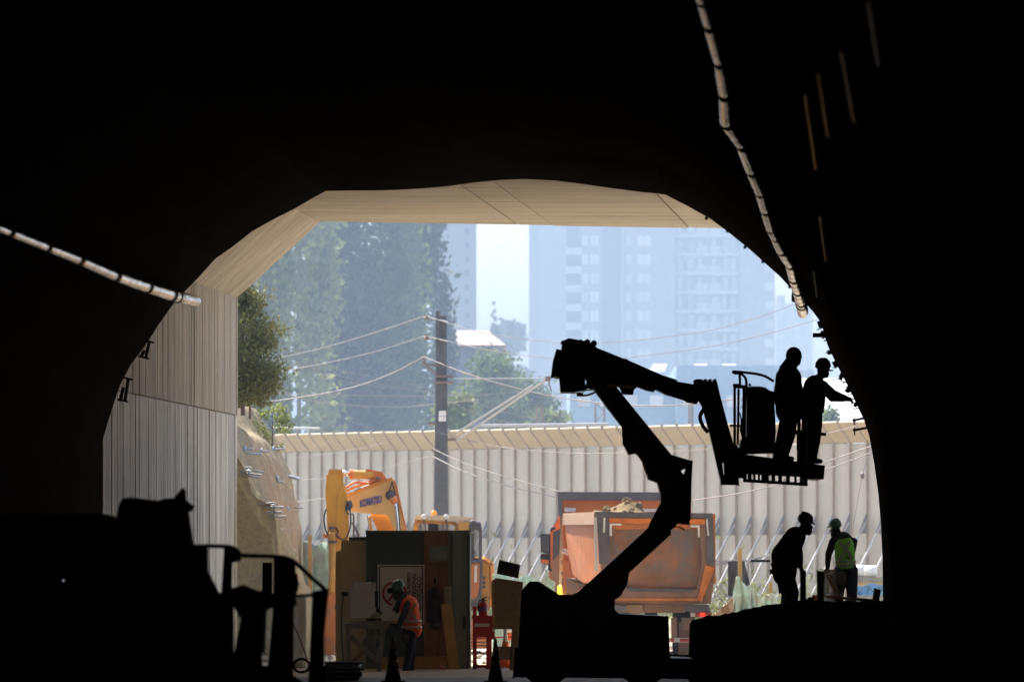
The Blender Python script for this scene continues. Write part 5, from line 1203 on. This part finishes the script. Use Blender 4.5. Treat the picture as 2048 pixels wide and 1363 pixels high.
def rrect(x0, y0, x1, y1, r, n=4):
    out = []
    for cx, cy, a0 in ((x1 - r, y0 + r, -90), (x1 - r, y1 - r, 0), (x0 + r, y1 - r, 90), (x0 + r, y0 + r, 180)):
        out += [(cx + r * math.cos(R(a0 + 90 * k / n)), cy + r * math.sin(R(a0 + 90 * k / n))) for k in range(n + 1)]
    return out
ld = one('leaning_door', rrect(671, 1100, 734, GB + 8, 8), DS + .28, .05, 'cream_door', 'cream door with rounded corners leaning outermost left of the hut', 'door', group='doors leaning on the hut')
m = MB(); m.prism(rect(672, 1205, 677, 1224), DS + .22, .06); m.build('handle', 'galv', ld); m = MB(); m.prism(rect(668, 1212, 684, 1216), DS + .2, .03); m.build('handle', 'galv', ld)
ld = one('leaning_door', rrect(682, 1080, 738, GB + 4, 5), DS + .16, .05, 'cream_door', 'cream panel standing between outer door and green board', 'door', group='doors leaning on the hut')
one('leaning_sheet', [(698, 1074), (740, 1073), (740, GB), (698, GB)], DS + .4, .05, 'green_board', 'dark panel whose top shows above the cream doors', 'panel')
m = MB(); m.path(interp([P(x, y, DS + .1) for x, y in ((688, 1187), (684, 1215), (683, 1260), (685, 1300), (690, 1335))], 4), .012, 6); m.box(P(690, 1187, DS + .08), (.12, .06, .08)); tag(m.build('power_cable', 'hose'), 'black cable hanging down the cream door', 'cable')
bx = one('switch_box', rect(703, 1166, 749, 1233), DS - .55, .22, 'grey_box', 'pale grey switch box standing on the saw bench', 'switch box', .02)
for x, y in ((705, 1167), (745, 1166)):
    m = MB(); m.prism(rect(x - 3, y - 2, x + 3, y + 7), DS - .57, .03); m.build('hinge', 'galv', bx)
m = MB(); m.prism(rect(749, 1182, 756, 1214), DS - .5, .08); m.build('latch', 'machine_dark', bx)
# bench
bn = thing('saw_bench', P(730, 1345, DW), 'rough timber saw bench with crossed braces in front of the hut', 'bench')
def bt_(name, a, b, w, h, m='timber_grey', d=DW): MB().beam(P(*a, d), P(*b, d), w, h).build(name, m, bn, bevel=.004)
for dd in (-.35, .35):
    bt_('leg', (696, 1247), (699, 1345), .085, .07, d=DW + dd); bt_('leg', (766, 1250), (757, 1352), .085, .07, d=DW + dd)
    bt_('apron', (694, 1251), (776, 1254), .07, .05, d=DW + dd); bt_('foot_rail', (696, 1328), (764, 1330), .08, .05, d=DW + dd)
    bt_('brace', (700, 1270), (757, 1325), .09, .04, d=DW + dd - .04)
bt_('brace', (758, 1272), (706, 1322), .08, .04, 'plywood', d=DW + .3)
m = MB(); a, b = P(692, 1245, DW), P(781, 1243, DW); m.add([(a.x, DW - .45, a.z - .05), (b.x, DW - .45, a.z - .05), (b.x, DW + .45, a.z - .05), (a.x, DW + .45, a.z - .05), (a.x, DW - .45, a.z), (b.x, DW - .45, a.z), (b.x, DW + .45, a.z), (a.x, DW + .45, a.z)], [(3, 2, 1, 0), (4, 5, 6, 7), (0, 1, 5, 4), (1, 2, 6, 5), (2, 3, 7, 6), (3, 0, 4, 7)]); m.build('top', 'timber_grey', bn)
tb = MB(); zt = P(0, 1245, DW).z; tb.box((P(772, 0, DW).x, DW - .2, zt + .025), (.42, .14, .045), (0, 0, .1)); tag(tb.build('timber_offcut', 'timber'), 'light timber offcut under the saw on the bench', 'timber')
tb = MB(); tb.box((P(740, 0, DW).x, DW - .3, zt + .02), (.7, .09, .035), (0, 0, -.03)); tag(tb.build('timber_offcut', 'timber_grey'), 'long grey lath lying along the front of the bench', 'timber')
sw = thing('mitre_saw', P(751, 1244, DW), 'small dark chop saw standing on the bench', 'saw')
m = MB(); m.box(P(751, 1240, DW - .05), (.2, .3, .07)); m.build('base', 'machine_dark', sw)
m = MB(); c = P(752, 1233, DW - .05); m.path([c + Vector((0, -.012, 0)), c + Vector((0, .012, 0))], .1, 18); m.build('blade', 'galv', sw)
m = MB(); m.path([P(754, 1238, DW), P(758, 1226, DW), P(756, 1215, DW)], .028, 8); ellipsoid(m, P(757, 1226, DW + .05), (.06, .09, .05)); m.build('motor_arm', 'machine_dark', sw)
m = MB()                                                       # bundle of sacking under the bench
for c, r in (((738, 1285), .13), ((744, 1268), .11), ((752, 1306), .1)): ellipsoid(m, P(*c, DW + .15), (r, r * .8, r * 1.2))
fuse(m, 'sacks', 'pink', None, .02, 4) if False else tag(fuse(m, 'cloth_bundle', 'timber_grey', None, .02, 4), 'pale crumpled sack pushed under the saw bench', 'sack')
# timber behind the worker
for i, (y, x0, x1, dd, lb) in enumerate(((1318, 765, 893, -.35, 'upper'), (1334, 725, 893, -.45, 'lower'))):
    m = MB(); m.beam(P(x0, y, DS + dd), P(x1, y - 1, DS + dd), .1, .1); m.beam(P(x0, y + 9, DS + dd), P(x1, y + 8, DS + dd), .06, .16); tag(m.build('timber_beam', 'timber'), 'yellow timber beam along the foot of the hut, %s one' % lb, 'timber', 'timber beams by the hut')
m = MB(); m.beam(P(890, 1208, DS - .15), P(908, 1349, DS - .6), .16, .045); m.beam(P(901, 1209, DS - .15), P(917, 1349, DS - .6), .05, .06); tag(m.build('leaning_plank', 'timber'), 'pale yellow plank leaning against the hut beside the green door', 'plank')
jk = MB()                                                      # hanging jacket
for (x, y, rx, rz) in ((870, 1160, .03, .08), (868, 1185, .085, .12), (869, 1210, .1, .16), (870, 1235, .105, .16), (871, 1250, .1, .08)): ellipsoid(jk, P(x, y, DS - .12), (rx, .06, rz))
capsule(jk, P(860, 1182, DS - .12), P(857, 1240, DS - .12), .045, .035); capsule(jk, P(877, 1182, DS - .12), P(881, 1235, DS - .12), .045, .035)
tag(fuse(jk, 'hanging_jacket', 'cloth_dark', None, .016, 3), 'dark work jacket hanging on the plywood wall', 'jacket')
m = MB(); 
for k in range(9): ellipsoid(m, P(885 + random.uniform(-5, 9), 1342 + random.uniform(-8, 5), DS - .55), (random.uniform(.03, .06), .04, random.uniform(.02, .07)))
tag(fuse(m, 'rag', 'pink', None, .012, 2), 'crumpled pink rag on the floor beside the plank', 'rag')
m = MB(); m.path(interp([P(x, y, DS - .7) for x, y in ((880, 1352), (905, 1350), (928, 1353), (915, 1356), (880, 1355))], 5), .014, 6); tag(m.build('floor_cable', 'hose'), 'black cable loop on the floor before the green door', 'cable')
# stack of boards bottom left
random.seed(4)
stk = thing('board_stack', P(690, 1357, 70), 'flat stack of thin boards on the floor left of the bench', 'board stack')
for k in range(11):
    z = .02 + k * .028; m = MB(); c = P(686 + random.uniform(-3, 3), 1300, 70.5); m.box((c.x, 70.5, z), (.62 + random.uniform(-.05, .05), .9, .02), (0, 0, random.uniform(-.06, .06))); m.build('board', random.choice(('timber_grey', 'machine_dark', 'grey_box')), stk)
# cones
def cone(px, d, h, label, m1, m2, top=0):
    e = thing('traffic_cone', gb(px, d), label, 'cone', 'traffic cones'); b = gb(px, d)
    m = MB(); m.box(b + Vector((0, 0, .02)), (.38, .38, .04)); m.build('foot', m1, e, bevel=.01)
    lv = [(.04, .14), (.32, .1), (.36, .096), (.5, .078), (.66, .058), (.72, .05), (.97, .024), (1, .02)]
    for i, (a, c) in enumerate(zip(lv, lv[1:])):
        m = MB(); m.path([b + Vector((0, 0, a[0] * h)), b + Vector((0, 0, c[0] * h))], [a[1] * h / .75 * .95, c[1] * h / .75 * .95], 16); m.build('band' if i in (2, 5) or (i == 4 and m2 == 'cone_white') else 'shell', m2 if i in (2, 4, 5) and (m2 == 'cone_white' or i != 4) else m1, e, smooth=True)
cone(786, 69, .76, 'dark traffic cone with amber bands right before the bench', 'cone_dark', 'cone_amber')
cone(991, 69, .72, 'dark traffic cone with amber bands beside the lift', 'cone_dark', 'cone_amber')
cone(1016, 83, .95, 'orange and white cone in the sunlight seen through the board opening', 'cone_orange', 'cone_white')
cone(1011, 80, .75, 'orange cone in the sunlight seen through the lower board opening', 'cone_orange', 'cone_white')
# fire point
DF = 78.8
fs_ = thing('fire_stand', P(968, 1352, DF), 'dark red timber fire point stand right of the hut', 'stand')
def fb(name, poly, d, t, m): MB().prism(poly, d, t).build(name, m, fs_, bevel=.006)
fb('leg', rect(946, 1212, 953, 1345), DF, .08, 'red_paint'); fb('leg', rect(973, 1235, 983, 1345), DF, .08, 'red_paint')
fb('box', rect(946, 1235, 984, 1272), DF - .02, .3, 'red_paint'); fb('shelf', rect(944, 1230, 990, 1235), DF - .03, .34, 'red_paint'); fb('side_board', rect(983, 1236, 989, 1277), DF, .25, 'red_paint'); fb('foot_rail', rect(947, 1329, 975, 1334), DF, .06, 'red_paint')
fb('label_strip', rect(950, 1246, 978, 1252), DF - .03, .012, 'grey_box'); fb('label_strip', rect(983, 1254, 988, 1262), DF - .012, .012, 'grey_box')
fe = thing('fire_extinguisher', P(966, 1230, DF), 'red fire extinguisher standing on the fire point', 'extinguisher'); c = P(966, 1230, DF + .14)
m = MB(); m.path([c + Vector((0, 0, z)) for z in (0, .01, .2, .235, .26)], [.075, .082, .082, .06, .03], 18); m.build('cylinder', 'red_paint', fe, smooth=True)
m = MB(); m.path([c + Vector((0, 0, .26)), c + Vector((0, 0, .31))], .022, 8); m.beam(c + Vector((-.02, 0, .31)), c + Vector((.07, 0, .34)), .02, .02); m.beam(c + Vector((-.02, 0, .29)), c + Vector((.07, 0, .28)), .02, .02); m.path(interp([c + Vector(v) for v in ((-.02, 0, .29), (-.07, 0, .27), (-.09, 0, .18), (-.085, -.02, .08))], 4), .012, 6); m.build('valve_and_hose', 'black_metal', fe)
m = MB(); m.path([c + Vector((0, 0, .08)), c + Vector((0, 0, .16))], .0835, 18); m.build('paper_label', 'blue_ink', fe)
# plywood board with openings
DQ = 78.0
pb = one('plywood_board', [(991, 1154), (1046, 1164), (1044, 1240), (1036, 1350), (983, 1352), (985, 1240)], DQ, .03, 'plywood_grey', 'brown board with two openings standing left of the lift', 'board', 0.004) if False else None
pb = thing('plywood_board', P(1010, 1352, DQ), 'brown board with two square openings standing left of the lift', 'board')
for poly in ([(984, 1161), (992, 1155), (1046, 1163), (1043, 1257), (988, 1257)], [(1024, 1257), (1043, 1257), (1040, 1350), (1018, 1350)], rect(988, 1292, 1024, 1318)): sp('sheet', poly, DQ, .03, 'plywood_grey', pb, .003)
sp('edge_batten', [(983, 1162), (988, 1162), (990, 1250), (985, 1250)], DQ - .03, .05, 'timber', pb)
one('black_sheet', [(999, 1119), (1040, 1129), (1036, 1155), (994, 1146)], DQ + .02, .04, 'machine_dark', 'tilted black panel on top of the brown board', 'panel')
one('tape', rect(950, 1272, 1050, 1275), 82, .004, 'red_reflect', 'red and white barrier tape seen through the board openings', 'tape', 0)
m = MB(); m.tube(gb(1008, 84), gb(1008, 84) + Vector((0, 0, 1.1)), .012, n=6); tag(m.build('marker_rod', 'rust_steel'), 'thin marker rod seen through the upper board opening', 'rod')

# ------------------------------------------------------------------ sheeting, stakes and materials outside, right and left
def sheet(name, top, d0, d1, bot, m, label, cat, wob=.12, nseg=40, rows=10):
    """Sagging, creased cloth between the photograph points in top."""
    xs = [p[0] for p in top]; ys = [p[1] for p in top]; vs = []
    for j in range(rows + 1):
        for i in range(nseg + 1):
            u = i / nseg; x = xs[0] + (xs[-1] - xs[0]) * u; y0 = np.interp(x, xs, ys); d = d0 + (d1 - d0) * u
            p = P(x, y0, d); t = j / rows; z = p.z + (bot - p.z) * t
            nz = mnoise.noise(Vector((u * 7, t * 2.6, d0))) + .6 * mnoise.noise(Vector((u * 17, t * 6, d1)))
            vs.append((p.x + .05 * nz * t, d + wob * nz * (.4 + t), z + .03 * nz))
    w = nseg + 1; o = MB().add(vs, [(j * w + i, j * w + i + 1, (j + 1) * w + i + 1, (j + 1) * w + i) for j in range(rows) for i in range(nseg)]).build(name, m, smooth=True)
    so = o.modifiers.new('thick', 'SOLIDIFY'); so.thickness = .006
    return tag(o, label, cat)
sheet('torn_sheeting', [(1450, 1232), (1462, 1203), (1469, 1168), (1472, 1153), (1479, 1152), (1486, 1164), (1494, 1172), (1502, 1169), (1510, 1181), (1518, 1188), (1526, 1191), (1534, 1186), (1542, 1183), (1550, 1187), (1555, 1194)], 88.6, 89.4, -.02, 'net_green', 'torn pale green sheeting hung on stakes right of the truck', 'sheeting', .3, 70, 14)
sheet('torn_sheeting', [(1418, 1236), (1432, 1224), (1450, 1208), (1466, 1192)], 88, 88.4, -.02, 'dusty_tan', 'tan sheet slumped at the foot of the green sheeting beside the truck', 'sheeting', .2, 30)
sheet('torn_sheeting', [(606, 1082), (630, 1090), (655, 1082), (680, 1092)], 99, 98.5, -.02, 'net_green', 'pale green sheeting left of the digger arm', 'sheeting')
sheet('torn_sheeting', [(985, 1146), (1005, 1148), (1030, 1158), (1055, 1150), (1062, 1152), (1078, 1162), (1092, 1150), (1110, 1165)], 89, 91, -.02, 'net_green', 'pale green sheeting behind the brown board, left of the truck', 'sheeting')
sheet('dark_netting', [(1456, 1122), (1470, 1120), (1490, 1122)], 91, 91, P(0, 1192, 91).z, 'net_dark', 'dark grey netting hanging from the rail right of the truck', 'netting', .05, 16)
sheet('dark_netting', [(1488, 1122), (1492, 1135), (1500, 1165), (1506, 1172)], 91.2, 91.2, P(0, 1180, 91).z, 'net_dark', 'ragged strip of dark netting beside the wooden stake', 'netting', .05, 16)
for (x, y, d, w, lb) in ((1480, 1096, 89.2, .085, 'tall pale wooden stake holding the green sheeting right of the truck'), (1541, 1165, 89.6, .07, 'short wooden stake behind the bending person'), (620, 1070, 98.6, .08, 'wooden stake left of the digger arm')):
    p = P(x, y, d); m = MB(); m.beam((p.x, d, -.1), (p.x, d, p.z), w, w); tag(m.build('wooden_stake', 'timber'), lb, 'stake', 'wooden stakes')
rl = thing('guard_rail', P(1480, 1122, 91.3), 'thin steel rail on the barrier props right of the truck', 'rail')
for a, b in (((1432, 1128), (1495, 1121)), ((1431, 1122), (1536, 1119)), ((1500, 1120), (1540, 1108)), ((1497, 1124), (1497, 1150))):
    m = MB(); m.tube(P(*a, 91.3), P(*b, 91.3), .02, n=6); m.build('bar', 'galv', rl)
m = MB(); m.box(P(1520, 1121, 91.5), (.42, .5, .05)); m.build('shelf', 'machine_dark', rl)
for i, (a, b, lb) in enumerate((((1432, 1172), (1462, 1196), 'upper'), ((1434, 1190), (1450, 1206), 'lower'), ((1432, 1216), (1444, 1218), 'lowest'))):
    m = MB(); m.path([P(*a, 89.6), P(*b, 89.2)], .014, 6); tag(m.build('loose_wire', 'wire'), 'loose pale wire between truck and green sheeting, %s' % lb, 'wire', 'loose wires by the sheeting')
# white rolls, packed boards, tarpaulin
m = MB(); 
for (x, y, r, d) in ((1716, 1141, .17, 94), (1741, 1142, .17, 94.3)):
    m.path([P(x - 14, y - 2, d), P(x - 13, y, d), P(x + 11, y, d), P(x + 12, y, d)], [.1, .14, .135, .1], 16)
    o = m.build('white_roll', 'white_roll', smooth=True); tag(o, 'bright white wrapped roll %s on the pallet behind the green vest' % ('nearer the green vest' if x < 1730 else 'at the right edge'), 'roll', 'white rolls'); m = MB()
pk = thing('pallet_stack', P(1730, 1240, 94), 'stack of pale timber packs under the white rolls at the right', 'timber stack')
for (y0, y1, mm) in ((1153, 1163, 'timber_grey'), (1164, 1169, 'timber'), (1176, 1186, 'timber_grey'), (1187, 1215, 'timber_grey')):
    m = MB(); m.prism(rect(1690, y0, 1775, y1), 93.6, 1.); m.build('timber_pack', mm, pk, bevel=.01)
sheet('blue_tarpaulin', [(1700, 1170), (1720, 1172), (1742, 1166), (1772, 1170)], 93.1, 93.3, P(0, 1190, 93).z, 'blue_tarp', 'blue tarpaulin draped below the white rolls', 'tarpaulin', .1, 24)
# formwork on the mound by the green vest
fm = thing('formwork_panel', P(1652, 1204, 71.5), 'white ribbed formwork panel standing on the mound before the green vest', 'formwork')
m = MB(); m.prism([(1634, 1140), (1648, 1142), (1648, 1204), (1635, 1204)], 71.4, .1); m.build('side', 'black_metal', fm)
for k in range(6):
    x = 1648.5 + k * 4; m = MB(); m.prism([(x, 1142 - k * .3), (x + 3.2, 1142 - k * .3), (x + 3.2, 1203), (x, 1203)], 71.45 + (k % 2) * .03, .05); m.build('rib', 'pvc_grey', fm)
m = MB(); m.prism(rect(1648, 1138, 1673, 1142), 71.42, .14); m.build('top_rail', 'pvc_grey', fm)
for i, (a, b, r, lb) in enumerate((((1654, 1150), (1683, 1206), .028, 'leaning steeply, left one'), ((1661, 1148), (1688, 1206), .022, 'leaning steeply, right one'), ((1652, 1192), (1757, 1201), .026, 'lying almost level at the feet of the green vest'))):
    m = MB(); m.path([P(*a, 71.2 - .1 * i), P(*b, 71.2 - .1 * i)], r, 10); tag(m.build('plastic_pipe', 'pvc_grey', smooth=True), 'grey pipe on the mound, ' + lb, 'pipe', 'grey pipes on the mound')
one('black_block', [(1750, 1176), (1762, 1179), (1757, 1206), (1745, 1206)], 70.8, .15, 'black_metal', 'small black block standing upright at the right end of the pipe', 'block')
one('orange_block', rect(1626, 1190, 1634, 1199), 74, .15, 'amber_dull', 'small orange block behind the mound beside the formwork', 'block')
for x, y, lb in ((1606, 1206, 'under the short post'), (1621, 1203, 'between post and formwork')):
    one('dark_offcut', [(x - 12, y - 6), (x - 4, y - 6), (x - 4, y - 9), (x + 8, y - 9), (x + 8, y + 4), (x - 12, y + 4)], 68.9, .2, 'black_metal', 'black offcut lying on the mound ' + lb, 'offcut', group='offcuts on the mound')
# white post and red cord left
m = MB(); a = P(597, 1190, 80); m.path([(a.x, 80, -.05), (a.x, 80, a.z - .04), (a.x, 80, a.z)], [.16, .15, .13], 16); tag(m.build('white_bollard', 'white_roll', smooth=True), 'thick white post behind the dark machine rail, left', 'post')
m = MB(); a = P(622, 1190, 78); m.path(interp([P(586, 1245, 60), P(603, 1285, 60), P(620, 1335, 60)], 4), .01, 6); tag(m.build('red_rope', 'red_paint'), 'thin red rope slanting down beside the white post', 'rope')
m = MB(); c = P(603, 1330, 60)
for r_ in (.1, .085): m.path([c + Vector((r_ * 1.2 * math.cos(t), .02, r_ * math.sin(t))) for t in np.linspace(0, 2 * math.pi, 22)], .012, 6)
tag(m.build('coiled_hose', 'hose'), 'coiled black hose at the foot of the white post', 'hose')
one('red_drum', rect(584, 1148, 594, 1180), 74, .2, 'red_paint', 'sliver of red equipment behind the dark machine pillar', 'equipment')

# ------------------------------------------------------------------ out of focus machine, near left
L1 = reg(0, 960, 2.926); DN = 35.
mc = thing('loader', P(300, HZ + EYE * S(DN), DN), 'large black out of focus machine with a curved rail in the near left corner', 'machine')
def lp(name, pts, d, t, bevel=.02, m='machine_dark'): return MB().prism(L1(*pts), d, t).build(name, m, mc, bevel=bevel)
lp('hood', [(680, 240), (692, 150), (718, 116), (760, 108), (930, 118), (960, 114), (1010, 112), (1090, 178), (1100, 262), (1112, 380), (1195, 405), (1195, 530), (1272, 665), (1345, 640), (1350, 1250), (400, 1250), (400, 240)], DN, .3)
lp('rear_body', [(-400, 205), (600, 200), (640, 206), (662, 238), (700, 240), (700, 1250), (-400, 1250)], DN + .1, .5)
lp('exhaust_stack', [(1000, 130), (1012, 108), (1066, 54), (1074, 66), (1082, 112), (1128, 150), (1116, 172), (1090, 178), (1082, 215), (1075, 260), (1050, 265), (1040, 190)], DN + .1, .12)
lp('lower_guard', [(1340, 640), (1420, 615), (1500, 645), (1595, 665), (1590, 740), (1545, 760), (1535, 1010), (1520, 1010), (1530, 1250), (1330, 1250), (1410, 800), (1350, 720)], DN + .1, .3)
lp('pillar', [(1600, 448), (1650, 440), (1722, 470), (1728, 560), (1745, 600), (1725, 690), (1735, 720), (1715, 745), (1710, 1250), (1550, 1250), (1585, 900), (1600, 700)], DN, .15)
for pts, r in (([(1100, 388), (1230, 384), (1340, 388), (1378, 405), (1392, 440)], 4.4), ([(1380, 436), (1450, 440), (1620, 446), (1700, 462), (1745, 495), (1830, 575), (1900, 640), (1895, 700)], 4.6), ([(1720, 676), (1800, 672), (1885, 664)], 3.6)):
    m = MB(); m.path(interp([P(*q, DN + .15) for q in L1(*pts)], 5), r / S(DN), 10); m.build('rail', 'machine_dark', mc)
lp('post', [(1318, 398), (1352, 398), (1346, 660), (1302, 660)], DN + .1, .08); lp('post', [(1842, 660), (1908, 650), (1895, 900), (1885, 1250), (1815, 1250), (1830, 900)], DN + .1, .1)
lp('hinge_plate', [(1375, 405), (1395, 425), (1395, 460), (1340, 470), (1345, 430)], DN + .1, .06)
for q in ([(1352, 690), (1390, 740), (1405, 800)], [(1420, 620), (1440, 700), (1430, 760)], [(1455, 640), (1478, 720), (1470, 780)], [(1500, 660), (1500, 720)]):
    m = MB(); m.path(interp([P(*v, DN + .2) for v in L1(*q)], 4), 4.2 / S(DN), 7); m.build('hose', 'hose', mc)
for xx in (250, 520):
    c = P(xx, 1148, DN + .3); c.z = .5
    m = MB(); m.path([c + Vector((0, y, 0)) for y in (-.2, -.16, .16, .2)], [.42, .5, .5, .42], 22); m.build('wheel', 'rubber', mc)
one('dark_upright', L1((1538, 482), (1588, 482), (1586, 660), (1536, 660)), 64, .1, 'machine_dark', 'dark upright board seen between rail and pillar', 'board')
m = MB(); c = P(127, 1160, DN - .05); ellipsoid(m, c, (.003, .003, .003), None, 8, 6); m.build('indicator_light', 'led', mc)

# ------------------------------------------------------------------ haze
m = MB(); m.box((0, 740, 27), (3200, 1620, 57)); hz = m.build('haze', 'lining'); tag(hz, kind='stuff')
hm = bpy.data.materials.new('haze_air'); hm.use_nodes = True; nt = hm.node_tree
for nd in list(nt.nodes):
    if nd.type != 'OUTPUT_MATERIAL': nt.nodes.remove(nd)
pv = nt.nodes.new('ShaderNodeVolumePrincipled'); pv.inputs['Color'].default_value = (.295, .39, .515, 1); pv.inputs['Density'].default_value = .0029; pv.inputs['Anisotropy'].default_value = .0
nt.links.new(pv.outputs[0], [n for n in nt.nodes if n.type == 'OUTPUT_MATERIAL'][0].inputs['Volume'])
hz.data.materials.clear(); hz.data.materials.append(hm)
